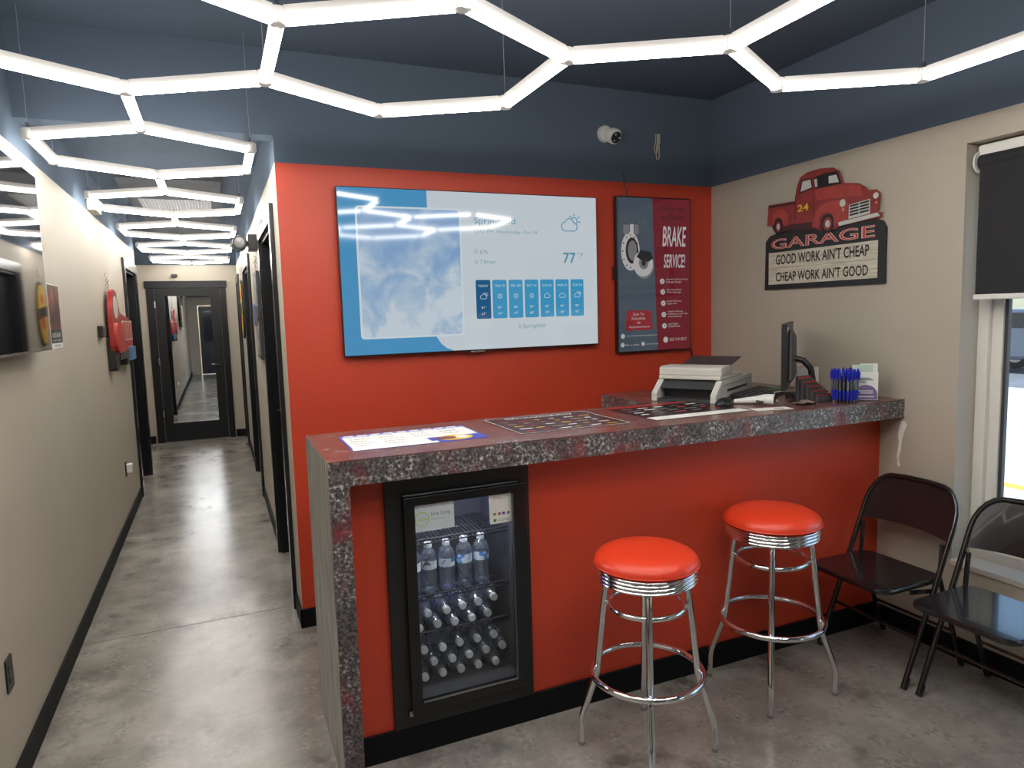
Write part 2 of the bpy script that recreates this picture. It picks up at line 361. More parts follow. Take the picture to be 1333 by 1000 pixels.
def shade(y0, y1, label, z=1.60):
    t = thing('roller_shade', label, 'roller shade', (XR + .08, (y0 + y1) / 2, z))
    x = XR + .085
    wb(MB().box(x - .035, x + .035, y0 + .012, y1 - .012, 2.18, 2.25), 'head_rail', PLWHT, t, bevel=.012)
    wb(MB().tube([(x - .03, y0 + .03, 2.175), (x - .03, y1 - .03, 2.175)], .032, 14), 'roll', SHADE, t, smooth=True)
    wb(MB().prism(ell(0, 0, .042, .045, 16), (V(x - .028, y1 - .016, 2.178), V(1, 0, 0), V(0, 0, 1), V(0, -1, 0)), .008), 'end_bracket', PLWHT, t)
    wb(MB().box(x - .057, x - .055, y0 + .04, y1 - .04, z + .02, 2.175), 'cloth', SHADE, t)
    wb(MB().box(x - .064, x - .048, y0 + .035, y1 - .035, z, z + .022), 'hem_bar', PLWHT, t, bevel=.004)
shade(WY0, WY1, 'black roller shade half lowered over the window by the chairs')
shade(V0, V1, 'black roller shade on the window behind the viewer')

# ------------------------------------------------------------------ outside
struct('ground_lot', MB().box(3.2, 14.0, -40, 60, -.3, -.1), mat('pale_concrete_lot', (.62, .61, .58), .8, var=.08, vscale=1), 'pale concrete parking lot outside the window', 'ground')
struct('ground_road', MB().box(14.0, 120, -60, 120, -.3, -.11), mat('grey_asphalt', (.16, .17, .19), .85, var=.1, vscale=2), 'grey asphalt road beyond the parking lot', 'road')
tag(MB().box(6.5, 6.64, -12, 30, -.1, -.096).build('parking_line', mat('yellow_road_paint', (.75, .42, .06), .7)), 'yellow painted line on the lot outside the window', 'painted line')
car = thing('parked_car', 'dark blue-grey car parked across the road outside the window', 'car', (17.4, 9.2, -.11))
CP = mat('blue_grey_car_paint', (.10, .115, .15), .25, .3)
side = [(-2.2, .35), (-2.25, .7), (-2.1, .95), (-1.2, 1.02), (-.6, 1.45), (.9, 1.48), (1.6, 1.05), (2.15, .95), (2.25, .6), (2.2, .32)]
FC = (V(-.88, 0, 0), V(0, 1, 0), V(0, 0, 1), V(1, 0, 0))
MB().prism(side, FC, 1.76).build('body', CP, car, bevel=.08)
for s in (-.886, .874): MB().prism([(-1.0, 1.04), (-.52, 1.38), (.82, 1.40), (1.35, 1.06)], (V(s, 0, 0), V(0, 1, 0), V(0, 0, 1), V(1, 0, 0)), .012).build('side_window', mat('car_glass', (.02, .025, .03), .08), car)
for yy in (-1.4, 1.4):
    for s in (-.9, .7):
        wl = MB().prism(ell(yy, .33, .33, .33, 20), (V(s, 0, 0), V(0, 1, 0), V(0, 0, 1), V(1, 0, 0)), .2).build('wheel', PLBLK, car)
        MB().prism(ell(yy, .33, .2, .2, 14), (V(s - .006, 0, 0), V(0, 1, 0), V(0, 0, 1), V(1, 0, 0)), .212).build('rim', STEEL, wl)

# ------------------------------------------------------------------ hexagon LED light
A_, GX, GY, ZL = .493, -.222, 2.70, 2.388
s3 = 3 ** .5 / 2
def nd(i, j): return V(GX + i * s3 * A_, GY + j * A_, ZL)
edges = [((0, 0), (1, -.5)), ((1, -.5), (1, -1.5)), ((1, -1.5), (2, -2)), ((2, -2), (3, -1.5)), ((3, -1.5), (3, -.5)), ((3, -.5), (2, 0)), ((2, 0), (1, -.5)),
         ((0, 0), (0, 1)), ((0, 0), (-1, -.5)), ((-1, -.5), (-1, -1.5)), ((-1, -1.5), (0, -2)), ((0, -2), (1, -1.5)), ((0, -2), (0, -3)),
         ((2, -2), (2, -3)), ((3, -1.5), (4, -2)), ((4, -2), (5, -1.5)), ((5, -1.5), (6, -2)), ((4, -2), (4, -3)), ((6, -2), (6, -3)),
         ((2, -3), (3, -3.5)), ((3, -3.5), (4, -3)), ((4, -3), (5, -3.5)), ((5, -3.5), (6, -3)), ((0, -3), (1, -3.5)), ((1, -3.5), (2, -3)),
         ((1, -3.5), (1, -4.5)), ((3, -3.5), (3, -4.5)), ((5, -3.5), (5, -4.5)), ((1, -4.5), (2, -5)), ((2, -5), (3, -4.5)), ((3, -4.5), (4, -5)), ((4, -5), (5, -4.5))]  # this last row is out of view, added for more light
for h in range(5):
    b = 1 + 3 * h
    edges += [((0, b), (-1, b + .5)), ((0, b), (1, b + .5)), ((-1, b + .5), (-1, b + 1.5)), ((1, b + .5), (1, b + 1.5)), ((-1, b + 1.5), (0, b + 2)), ((1, b + 1.5), (0, b + 2))]
    if h < 4: edges.append(((0, b + 2), (0, b + 3)))
hx = thing('hexagon_light', 'white hexagon LED tube light hung under the navy ceiling', 'ceiling light', (.5, 2.4, ZL + .016))
for a, b in edges:
    p, q = nd(*a), nd(*b); d = (q - p).normalized() * .022; p += d; q -= d
    tb = wb(MB().bar(p + V(0, 0, .011), q + V(0, 0, .011), .027, .026), 'tube', HOUSE, hx)
    x = (q - p).normalized().cross(V(0, 0, 1)) ; fr = (p, x, V(0, 0, 1), (q - p).normalized())
    wb(MB().prism([(-.0137, -.001), (-.0185, -.005), (-.018, -.013), (-.011, -.021), (0, -.0235), (.011, -.021), (.018, -.013), (.0185, -.005), (.0137, -.001)], fr, (q - p).length), 'diffuser', LED, tb)
nodes = sorted({e for q in edges for e in q})
for a in nodes:
    p = nd(*a); wb(MB().lathe([(.022, -.021), (.0255, -.014), (.0255, .020), (.021, .023)], 14, Matrix.Translation(p)), 'connector', HOUSE, hx, smooth=True)
hang = [(3, -.5), (4, -2), (6, -2), (1, -.5), (1, -1.5), (-1, -.5), (2, -3), (5, -3.5)] + [(i, 1.5 + 3 * h + j) for h in range(5) for i in (-1, 1) for j in (0, 1)]
for a in hang:
    p = nd(*a); top = ZC if p.y < YB else ZK
    cl = wb(MB().box(p.x - .006, p.x + .006, p.y - .006, p.y + .006, ZL + .02, ZL + .045), 'clip', STEEL, hx)
    wb(MB().tube([(p.x, p.y, ZL + .04), (p.x, p.y, top)], .0012, 5), 'suspension_wire', WIRE, cl)
p = nd(-1, 4.5); wb(MB().box(p.x - .02, p.x + .03, p.y + .03, p.y + .25, ZL - .085, ZL - .028), 'power_box', PLGRY, hx, bevel=.004)

# ------------------------------------------------------------------ ceiling duct
t = thing('air_duct', 'light grey flat air duct with a mesh grille under the corridor ceiling', 'air duct', (-.23, 6.7, 2.6))
DUCT = mat('galvanised_duct', (.085, .09, .10), .85, 0., spec=.1, var=.2, vscale=3)
wb(MB().box(-.565, .11, 5.45, 6.32, 2.6, 2.638), 'duct_section', DUCT, t); wb(MB().box(-.565, .11, 7.28, 9.3, 2.6, 2.638), 'duct_section', DUCT, t)
wb(MB().box(-.565, -.50, 6.32, 7.28, 2.6, 2.638), 'duct_edge', DUCT, t); wb(MB().box(.045, .11, 6.32, 7.28, 2.6, 2.638), 'duct_edge', DUCT, t)
wb(MB().box(-.5, .045, 6.32, 7.28, 2.628, 2.638), 'plenum', mat('dark_plenum', (.03, .033, .04), .8), t)
g = MB()
for i in range(23): x = -.49 + i * .0239; g.box(x - .002, x + .002, 6.32, 7.28, 2.601, 2.606)
for i in range(32): yy = 6.34 + i * .0297; g.box(-.5, .045, yy - .002, yy + .002, 2.601, 2.606)
wb(g, 'grille', mat('grille_wire', (.42, .43, .45), .4, .3), t)

# ------------------------------------------------------------------ reception counter
CX0, CY0, CY1, CZ = .301, 2.213, 2.79, 1.142
t = thing('reception_counter', 'red fronted reception counter with a mottled grey laminate top', 'counter', (1.6, 2.5, 0))
top = wb(MB().prism([(CX0, CY0), (XR - .002, CY0), (XR - .002, 3.25), (1.93, 3.25), (1.93, CY1), (CX0, CY1)], FT(0, 0, CZ - .004), .004), 'countertop', LAMTOP, t)
wb(MB().prism([(CX0, CY0), (XR - .002, CY0), (XR - .002, 3.25), (1.93, 3.25), (1.93, CY1), (CX0, CY1)], FT(0, 0, CZ - .086), .082), 'top_edge', LAM, top)
sp = wb(MB().box(CX0 + .001, CX0 + .066, CY0, CY1, 0, CZ - .086), 'side_panel', LAM, t)
wb(MB().box(CX0 - .001, CX0 + .001, CY0 + .001, CY1, 0, CZ - .006), 'side_face', GRAIN, sp)
FX0, FX1, FZ0, FZ1 = .535, 1.02, .14, 1.00
PX = CX0 + .066
wb(MB().box(PX, FX0, 2.34, 2.40, 0, CZ - .086).box(FX1, XR - .002, 2.34, 2.40, 0, CZ - .086).box(FX0, FX1, 2.34, 2.40, FZ1, CZ - .086).box(FX0, FX1, 2.34, 2.40, 0, FZ0), 'front_panel', RED, t)
wb(MB().box(PX, XR - .002, 2.327, 2.34, 0, .108), 'kick_board', BASE, t, bevel=.003)
wb(MB().prism([(0, 0), (.012, .003), (.0135, .085), (.008, .05), (.001, .025)], FB(PX + .001, 2.34, .110), .0015), 'paint_chip', WHITE, t)

# ------------------------------------------------------------------ drinks fridge
fr_ = thing('drinks_fridge', 'black glass-door drinks fridge built into the red counter', 'fridge', (.78, 2.5, .11))
wb(MB().ring(rect(.501, 1.054, .109, 1.036), rect(.566, 1.026, .172, .962), FB(0, 2.339, 0), .016), 'trim_frame', PLBLK, fr_, bevel=.002)
LINER = mat('dark_fridge_liner', (.05, .05, .055), .45)
cb = MB().box(.546, .556, 2.345, 2.74, .15, .99).box(1.01, 1.02, 2.345, 2.74, .15, .99).box(.546, 1.02, 2.74, 2.75, .15, .99).box(.546, 1.02, 2.345, 2.75, .141, .183).box(.546, 1.02, 2.345, 2.75, .975, .985)
wb(cb, 'cabinet', LINER, fr_)
dr = wb(MB().ring(rect(.562, 1.03, .168, .966), rect(.602, .980, .208, .934), FB(0, 2.3225, 0), .022), 'door_frame', mat('gloss_black_plastic', (.010, .010, .011), .25), fr_, bevel=.002)
wb(MB().box(.600, .982, 2.314, 2.318, .206, .936), 'door_glass', GLASSF, dr)
wb(MB().box(.604, .978, 2.298, 2.304, .204, .210), 'silver_edge', STEEL, dr)
wb(MB().box(.974, .979, 2.298, 2.304, .21, .93), 'side_glint', mat('dark_steel', (.2, .2, .21), .3, 1.), dr)
wb(MB().tube([(.565, 2.312, .972), (1.0, 2.312, .972)], .004), 'handle_rail', mat('satin_black_rail', (.12, .12, .12), .3, .6), dr, smooth=True)
wb(MB().box(.552, .566, 2.305, 2.34, .160, .180), 'hinge', STEEL, dr)
wb(MB().box(.62, .95, 2.66, 2.70, .962, .972), 'interior_or_fill_light', mat('blue_led_strip', (.3, .3, .9), .5, emit=(.16, .18, 1), es=14), fr_)
wb(MB().box(.62, .95, 2.40, 2.43, .962, .972), 'interior_or_fill_light', mat('added_white_fill', (.8, .8, .8), .5, emit=(.85, .92, 1), es=65), fr_)  # white strip added to brighten the bottles, beside the fridge's own blue one
FS = FB(0, 2.3135, 0)
stk = wb(MB().prism(rect(.600, .750, .836, .933), FS, .0008), 'sticker', mat('pale_sticker', (.66, .72, .76), .4), dr)
wb(MB().ring(ell(.630, .880, .026, .026, 28), ell(.630, .880, .0235, .0235, 28), FS, .0004, .0009), 'logo_ring', mat('lime_print', (.42, .62, .05), .5), stk)
LIME = MT['lime_print']
text('LIVE', FS, .622, .648, .880, .886, LIME, stk, d=.0014); wb(MB().prism(rect(.605, .655, .876, .878), FS, .0003, .0009), 'logo_rule', LIME, stk)
GREY = mat('grey_ink', (.16, .18, .2), .6)
text('Live Long', FS, .664, .735, .885, .902, GREY, stk, d=.0014); wb(MB().prism(rect(.664, .72, .874, .876), FS, .0003, .0009), 'logo_rule', mat('pale_ink', (.4, .45, .48), .6), stk)
stk = wb(MB().prism(rrect(.888, .976, .822, .932, .005), FS, .0008), 'sticker', WHITE, dr)
text('PAYMENTS', FS, .905, .955, .914, .919, mat('red_ink', (.55, .05, .04), .6), stk, d=.0014)
REDI = MT['red_ink']
for i, (c, x) in enumerate(((GREY, .902), (REDI, .921), (BLUEP, .938), (GREY, .957))): wb(MB().prism(rect(x, x + .011, .853, .863), FS, .0003, .0009), 'card_logo', c, stk)
wb(MB().prism(rrect(.902, .914, .828, .840, .003), FS, .0003, .0009), 'card_logo', mat('green_ink', (.03, .35, .08), .5), stk); text('ACCEPTED', FS, .918, .966, .830, .838, GREY, stk, d=.0014)
for z in (.748, .53, .385):
    g = MB().tube([(.558, 2.438, z + .014), (1.008, 2.438, z + .014)], .004, 6)
    for i in range(27): x = .566 + i * .0168; g.tube([(x, 2.44, z), (x, 2.725, z)], .0018, 5)
    for yy in (2.44, 2.58, 2.72): g.tube([(.558, yy, z - .003), (1.008, yy, z - .003)], .0028, 6)
    wb(g, 'wire_shelf', mat('dark_shelf_wire', (.05, .05, .055), .3, .5), fr_)

# bottles: local axis z up
def make_bottle(name, label, group, lab):
    t = thing(name, label, 'bottle', (0, 0, 0), group=group)
    prof = [(.022, 0), (.030, .004), (.0315, .012), (.0295, .03), (.0315, .042), (.0295, .055), (.0315, .068), (.0295, .08), (.0315, .092), (.031, .10), (.031, .138), (.0315, .145), (.030, .158), (.023, .174), (.0145, .184), (.0125, .188), (.0125, .194)]
    MB().lathe(prof, 16).build('body', PET, t, smooth=True)
    MB().lathe([(.0150, .1875), (.0150, .191), (.0128, .191)], 14).build('neck_ring', PLWHT, t)
    MB().lathe([(.0148, .193), (.0148, .205), (.0125, .2075), (.0001, .2075)], 14).build('cap', mat('frosted_white_cap', (.72, .74, .76), .45), t, smooth=True)
    lb = MB().lathe([(.0316, .101), (.0316, .137)], 20); lb.f = [f for f in lb.f if len(f) == 4]
    lo = lb.build('label', lab, t, smooth=True)
    return t
LABA = ramp_mat('blue_white_label', [(30, 2, [(.46, (.05, .22, .55)), (.5, (.62, .68, .72)), (.56, (.62, .68, .72))], None)], .4)
LABB = ramp_mat('pale_label', [(60, 1, [(.40, (.08, .09, .12)), (.44, (.55, .58, .62)), (.6, (.62, .64, .66))], None)], .4)
up = [(.654, 2.50), (.700, 2.505), (.772, 2.50), (.848, 2.51), (.920, 2.51)]
up = [(.635, 2.50)] + up[1:]
b0 = make_bottle('water_bottle', 'clear water bottle with blue label standing on the upper fridge shelf', 'bottles standing on the upper shelf', LABA)
b1 = make_bottle('water_bottle', 'clear water bottle with pale label standing on the upper fridge shelf', 'pale-labelled bottles on the upper shelf', LABB)
for i, (x, y) in enumerate(up):
    src, first = (b1, i == 0) if i < 2 else (b0, i == 2)
    o = src if first else dup(src, (0, 0, 0))
    o.location = (x, y, .5322); o.scale = (1.03, 1.03, .94); o.rotation_euler.z = 1.1 * i + .4
caps = [(.672, .4695), (.747, .4695), (.813, .475), (.880, .475), (.946, .482), (.635, .4175), (.709, .4175), (.778, .4175), (.849, .4175), (.920, .4175)]
caps += [(.653 + .0725 * k, .324) for k in range(5)] + [(.6172 + .0722 * k, .2695) for k in range(6)] + [(.653 + .0725 * k, .215) for k in range(5)]
sets = [('clear water bottle lying cap-outward on the middle fridge shelf', 'bottles lying on the middle shelf'),
        ('clear water bottle lying cap-outward in the pile below the lowest shelf', 'bottles piled in the bottom of the fridge')]
srcs = [None, None]
for i, (x, z) in enumerate(caps):
    k = 0 if i < 10 else 1
    if srcs[k] is None: srcs[k] = o = make_bottle('water_bottle', *sets[k], LABA)
    else: o = dup(srcs[k], (0, 0, 0))
    o.location = (x, 2.645 + random.uniform(-.006, .01), z); o.rotation_euler = (PI / 2, random.uniform(0, 6), random.uniform(-.008, .008))
srcs = None

# ------------------------------------------------------------------ bar stools
def make_stool(label, loc, rz):
    t = thing('bar_stool', label, 'stool', loc, rz, group='red bar stools at the counter')
    cu = [(0, .772), (.06, .772), (.12, .768), (.155, .760), (.178, .748), (.190, .734), (.192, .724), (.186, .717), (0, .715)]
    MB().lathe(cu[::-1], 40).build('cushion', VINYL, t, smooth=True)
    MB().tube([(.191 * math.cos(a * PI / 20), .191 * math.sin(a * PI / 20), .7195) for a in range(40)], .004, 6, closed=True).build('piping', VINYL, t.children[0], smooth=True)
    pr = [(.0, .655), (.170, .655), (.178, .658)]
    for i in range(4):
        z = .660 + i * .0135
        pr += [(.178, z), (.185, z + .003), (.187, z + .006), (.185, z + .009), (.178, z + .012)]
    pr += [(.178, .716), (0, .716)]
    MB().lathe(pr, 40).build('ribbed_band', CHROME, t, smooth=True)
    for k in range(4):
        a = PI / 4 + k * PI / 2; c, s = math.cos(a), math.sin(a)
        path = [(.110, .652), (.138, .648), (.148, .632), (.153, .60), (.185, .305), (.192, .27), (.232, .155), (.243, .122), (.247, .095), (.249, .012)]
        lg = MB().tube([(r * c, r * s, z) for r, z in path], .0125, 10).build('leg', CHROME if k % 2 else CHROME, t, smooth=True)
        MB().lathe([(.0115, 0), (.0125, .002), (.0125, .014)], 10, Matrix.Translation((.249 * c, .249 * s, 0))).build('foot_cap', STEEL, lg, smooth=True)
        MB().tube([(.19 * c, .19 * s, .302), (.217 * c, .217 * s, .302)], .005, 6).build('bolt', STEEL, lg)
    MB().tube([(.206 * math.cos(a * PI / 24), .206 * math.sin(a * PI / 24), .302) for a in range(48)], .0115, 10, closed=True).build('foot_ring', CHROME, t, smooth=True)
    MB().tube([(.140 * math.cos(a * PI / 24), .140 * math.sin(a * PI / 24), .56) for a in range(48)], .010, 10, closed=True).build('upper_ring', CHROME, t, smooth=True)
    return t
st = make_stool('red vinyl and chrome bar stool in front of the counter beside the drinks fridge', (1.354, 1.99, 0), math.radians(14))
st.scale = (.965, .965, .985)
dup(st, (2.06, 2.114, 0), math.radians(1), 'red vinyl and chrome bar stool in front of the counter beside the folding chair')

# ------------------------------------------------------------------ folding chairs
def make_chair(label, loc):
    t = thing('folding_chair', label, 'chair', loc, group='black folding chairs by the window')
    W = .215
    def xs(z): return -.13 + .34 * z / .80
    arch = [(xs(0), W, .012), (xs(.40), W, .40), (xs(.66), W, .66)] + [(xs(.66 + .135 * math.sin(a)), W - .10 + .10 * math.cos(a), .66 + .135 * math.sin(a)) for a in (.3, .6, .9, 1.2, 1.45)]
    arch += [(xs(.80), .06, .80)]
    path = arch + [(x, -y, z) for x, y, z in arch[::-1]]
    MB().tube(path, .0115, 10).build('back_frame', BLKMETAL, t, smooth=True)
    for s in (-1, 1):
        MB().tube([(xs(.57), s * (W - .022), .57), (.10, s * (W - .022), .43), (.262, s * (W - .022), .012)], .010, 8).build('rear_leg', BLKMETAL, t, smooth=True)
        MB().tube([(xs(0) - .002, s * W, 0), (xs(.045), s * W, .045)], .0135, 10).build('foot_cap', PLBLK, t, smooth=True)
        MB().tube([(.267, s * (W - .022), 0), (.25, s * (W - .022), .04)], .0125, 10).build('foot_cap', PLBLK, t, smooth=True)
        MB().bar((-.10, s * (W - .012), .405), (xs(.40), s * (W - .012), .385), .006, .018).build('hinge_bar', BLKMETAL, t)
    # seat pan
    seat = rrect(-.245, .135, -.2, .2, .06, 6)
    MB().prism(seat, FT(0, 0, .408), .024).build('seat', BLKMETAL, t, bevel=.008)
    # curved back panel following the arch
    n = 16; vs = []; fs = []
    for i in range(n + 1):
        yy = -(W - .006) + 2 * (W - .006) * i / n; k = abs(yy) / W
        zt = .795 if abs(yy) < .115 else .66 + .135 * math.sqrt(max(0, 1 - ((abs(yy) - .115) / .10) ** 2))
        bow = .028 * (1 - k * k); zb = .585 + .012 * (1 - k * k)
        for z in (zb, max(zt, zb + .02)):
            for dx in (-.004, .004): vs.append((xs(z) + bow * (1 if z == zb else .3) + dx, yy, z))
    for i in range(n):
        a = i * 4; b = a + 4
        fs += [(a, a + 2, b + 2, b), (a + 1, b + 1, b + 3, a + 3), (a, b, b + 1, a + 1), (a + 2, a + 3, b + 3, b + 2)]
    fs += [(0, 1, 3, 2), (n * 4, n * 4 + 2, n * 4 + 3, n * 4 + 1)]
    MB().add(vs, fs).build('backrest', BLKMETAL, t, smooth=True)
    MB().tube([(.20, -(W - .022), .17), (.20, W - .022, .17)], .007, 8).build('stretcher', BLKMETAL, t, smooth=True)
    MB().tube([(xs(.2), -W, .2), (xs(.2), W, .2)], .007, 8).build('stretcher', BLKMETAL, t, smooth=True)
    return t
ch = make_chair('black metal folding chair beside the red counter end', (2.655, 2.065, 0))
dup(ch, (2.665, 1.575, 0), 0, 'black metal folding chair in front of the window, reflecting blue sky')

# ------------------------------------------------------------------ screens
def emi(name, col, s, rough=.06): return mat(name, tuple(c * .03 for c in col), rough, emit=col, es=s, spec=.5)
ES = .55
SW = emi('screen_white', (.68, .76, .82), ES); SBL = emi('screen_blue', (.09, .36, .66), ES); SDB = emi('screen_dark_blue', (.02, .13, .30), ES)
SCB = emi('screen_card_blue', (.06, .37, .66), ES); STX = emi('screen_text_blue', (.10, .32, .50), ES); STG = emi('screen_text_grey', (.25, .42, .54), ES); SPW = emi('screen_text_white', (.75, .85, .9), ES)
# cloud picture
cm = bpy.data.materials.new('screen_clouds'); cm.use_nodes = True; n = cm.node_tree.nodes; l = cm.node_tree.links; b = n['Principled BSDF']
tc = n.new('ShaderNodeTexCoord'); tx = n.new('ShaderNodeTexNoise'); tx.inputs['Scale'].default_value = 5.5; tx.inputs['Detail'].default_value = 8; tx.inputs['Roughness'].default_value = .55; tx.inputs['Distortion'].default_value = .5
sp_ = n.new('ShaderNodeSeparateXYZ'); l.new(tc.outputs['Generated'], sp_.inputs[0]); l.new(tc.outputs['Object'], tx.inputs['Vector'])
ad = n.new('ShaderNodeMath'); ad.operation = 'MULTIPLY_ADD'; ad.inputs[1].default_value = -.28; l.new(sp_.outputs[2], ad.inputs[0]); l.new(tx.outputs[0], ad.inputs[2])
rp = n.new('ShaderNodeValToRGB'); e = rp.color_ramp.elements; e[0].position = .24; e[0].color = (.26, .45, .74, 1); e[1].position = .5; e[1].color = (.68, .78, .88, 1)
e2 = e.new(.34); e2.color = (.36, .54, .78, 1); e3 = e.new(.43); e3.color = (.50, .65, .82, 1)
l.new(ad.outputs[0], rp.inputs[0]); l.new(rp.outputs[0], b.inputs['Emission Color']); b.inputs['Emission Strength'].default_value = ES; b.inputs['Base Color'].default_value = (.02, .02, .02, 1); b.inputs['Roughness'].default_value = .06

tv = thing('wall_television', 'large television showing a blue and white weather forecast on the red wall', 'television', (1.34, 3.56, 1.405))
X0, Z0, TW, TH = .601, 1.407, 1.483, .845
wb(MB().box(X0 - .005, X0 + TW + .005, 3.541, 3.575, Z0 - .008, Z0 + TH + .005), 'case', PLBLK, tv, bevel=.004)
wb(MB().box(1.0, 1.7, 3.575, YB, 1.6, 2.05), 'wall_bracket', PLBLK, tv)
wb(MB().box(1.28, 1.36, 3.538, 3.55, Z0 - .014, Z0 - .006), 'logo_tab', STEEL, tv)
F = (V(X0, 3.541, Z0), V(1, 0, 0), V(0, 0, 1), V(0, -1, 0))
def R_(a, b, c, d): return rect(a * TW, b * TW, c * TH, d * TH)
scr = wb(MB().prism(R_(0, 1, 0, 1), F, .001), 'screen', SW, tv)
arc = [(0, 0), (.393, 0), (.365, .02), (.345, .05), (.328, .095), (.318, .15), (.313, .25), (.312, 1), (0, 1)]
wb(MB().prism([(a * TW, c * TH) for a, c in arc], F, .0005, .001), 'blue_field', SBL, scr)
wb(MB().prism(rrect(.057 * TW, .437 * TW, .095 * TH, .895 * TH, .02), F, .0005, .0016), 'picture_border', SPW, scr)
wb(MB().prism(rrect(.064 * TW, .430 * TW, .106 * TH, .884 * TH, .016), F, .0005, .0022), 'cloud_picture', cm, scr)
def tx_(s, a, b, c, d, m, **k): return text(s, F, a * TW, b * TW, c * TH, d * TH, m, scr, d=.0022, **k)
tx_('Springfield', .487, .651, .795, .845, STX); tx_('12:52 PM, Wednesday, Oct 18', .488, .742, .740, .768, STG)
tx_('67%', .506, .539, .614, .638, STG); tx_('7.0mph', .506, .568, .546, .576, STG)
tx_('77', .851, .905, .556, .627, STX, bold=.012); tx_('°F', .912, .940, .598, .628, STG)
tx_('Springfield', .672, .767, .118, .156, STG)
for x, y in ((.491, .628), (.491, .562), (.660, .140)): wb(MB().ring([(x * TW + a, y * TH + c) for a, c in ell(0, 0, .009, .010)], [(x * TW + a, y * TH + c) for a, c in ell(0, 0, .006, .007)], F, .0004, .0012), 'icon', STG, scr)
def icon(cx, cy, s, kind, m, th):
    mb = MB(); o = F[0] + V(0, -.0028, 0)
    def P(a, c): return o + V(cx + a * s, 0, cy + c * s)
    def arc_(x, y, r, a0, a1, k=10): return [P(x + r * math.cos((a0 + (a1 - a0) * i / k) * PI), y + r * math.sin((a0 + (a1 - a0) * i / k) * PI)) for i in range(k + 1)]
    if kind != 'sun':
        mb.tube(arc_(-.35, -.15, .33, 1.5, .55) + arc_(.0, .10, .36, .85, .1) + arc_(.38, -.18, .30, .35, -.5) + [P(-.35, -.48)], th, 5)
    if kind == 'mix':
        mb.tube(arc_(.42, .28, .26, .75, -.3), th, 5)
        for a in (-.05, .2, .5, .75): mb.tube([P(.42 + .38 * math.cos(a * PI), .28 + .38 * math.sin(a * PI)), P(.42 + .55 * math.cos(a * PI), .28 + .55 * math.sin(a * PI))], th, 5)
    if kind == 'sun':
        mb.tube(arc_(0, 0, .28, 0, 1.9, 12), th, 5)
        for a in range(8): mb.tube([P(.4 * math.cos(a * PI / 4), .4 * math.sin(a * PI / 4)), P(.58 * math.cos(a * PI / 4), .58 * math.sin(a * PI / 4))], th, 5)
    wb(mb, 'weather_icon', m, scr)
icon(.880 * TW, .815 * TH, .075, 'mix', STX, .0028)
days = ['TODAY', 'THU 19', 'FRI 20', 'SAT 21', 'SUN 22', 'MON 23', 'TUE 24']; kinds = ['mix', 'sun', 'sun', 'sun', 'cloud', 'cloud', 'mix']
hi = ['81°', '81°', '80°', '83°', '85°', '86°', '88°']; lo = ['67°', '63°', '67°', '68°', '70°', '68°', '65°']
for i in range(7):
    a = .486 + i * .0657
    wb(MB().prism(rrect(a * TW, (a + .058) * TW, .197 * TH, .448 * TH, .008), F, .0004, .001), 'day_card', SDB if i == 0 else SCB, scr)
    tx_(days[i], a + .009, a + .049, .402, .417, SPW); tx_(hi[i], a + .020, a + .038, .262, .278, SPW); tx_(lo[i], a + .020, a + .038, .222, .238, SPW)
    icon((a + .029) * TW, .342 * TH, .028, kinds[i], SPW, .0013)

# portrait brake advert screen
bs = thing('advert_screen', 'portrait screen showing a dark red and grey brake service advert', 'screen', (2.50, 3.57, 1.34))
X0, Z0, TW, TH = 2.238, 1.347, .525, .92
wb(MB().box(X0 - .008, X0 + TW + .008, 3.551, 3.585, Z0 - .008, Z0 + TH + .008), 'case', PLBLK, bs, bevel=.004)
wb(MB().box(2.35, 2.65, 3.585, YB - .003, 1.6, 2.0), 'wall_bracket', PLBLK, bs)
wb(MB().box(X0 - .022, X0 - .008, 3.56, 3.58, 1.78, 1.86), 'side_sensor', PLBLK, bs)
F = (V(X0, 3.551, Z0), V(1, 0, 0), V(0, 0, 1), V(0, -1, 0)); EB = .45
BG = emi('advert_slate', (.085, .115, .15), EB); BR = emi('advert_crimson', (.20, .018, .03), EB); BR2 = emi('advert_red', (.34, .03, .04), EB); BW = emi('advert_white', (.62, .60, .60), EB)
BK = emi('advert_dark', (.05, .02, .025), EB); BM = emi('advert_midgrey', (.22, .22, .24), EB); BD = emi('advert_darkgrey', (.03, .03, .035), EB)
scr = wb(MB().prism(R_(0, 1, 0, 1), F, .001), 'screen', BG, bs)
wb(MB().prism([(.53 * TW, 0), (TW, 0), (TW, TH), (.47 * TW, TH)], F, .0005, .001), 'crimson_field', BR, scr)
tx_('Stop on', .585, .917, .915, .955, BK, shear=.2, bold=.01); tx_('a Dime', .60, .905, .862, .900, BK, shear=.2, bold=.01)
tx_('BRAKE', .606, .945, .69, .822, BW, shear=.18, bold=.012); tx_('SERVICE!', .622, .930, .548, .638, BW, shear=.15, bold=.012)
def E_(nm, cx, cy, rx, ry, m, d, inner=0.):
    o = [(a * TW, c * TH) for a, c in ell(cx, cy, rx, ry, 28)]
    if inner: wb(MB().ring(o, [(a * TW, c * TH) for a, c in ell(cx, cy, rx * inner, ry * inner, 28)], F, .0005, d), nm, m, scr)
    else: wb(MB().prism(o, F, .0005, d), nm, m, scr)
E_('rotor', .165, .655, .125, .125, BW, .0012); E_('rotor_hub', .185, .66, .085, .085, BD, .0018); E_('rotor_face', .19, .66, .06, .065, BM, .0024)
for k in range(12): E_('rotor_hole', .165 + .105 * math.cos(k * PI / 6), .655 + .105 * math.sin(k * PI / 6), .008, .005, BD, .0018)
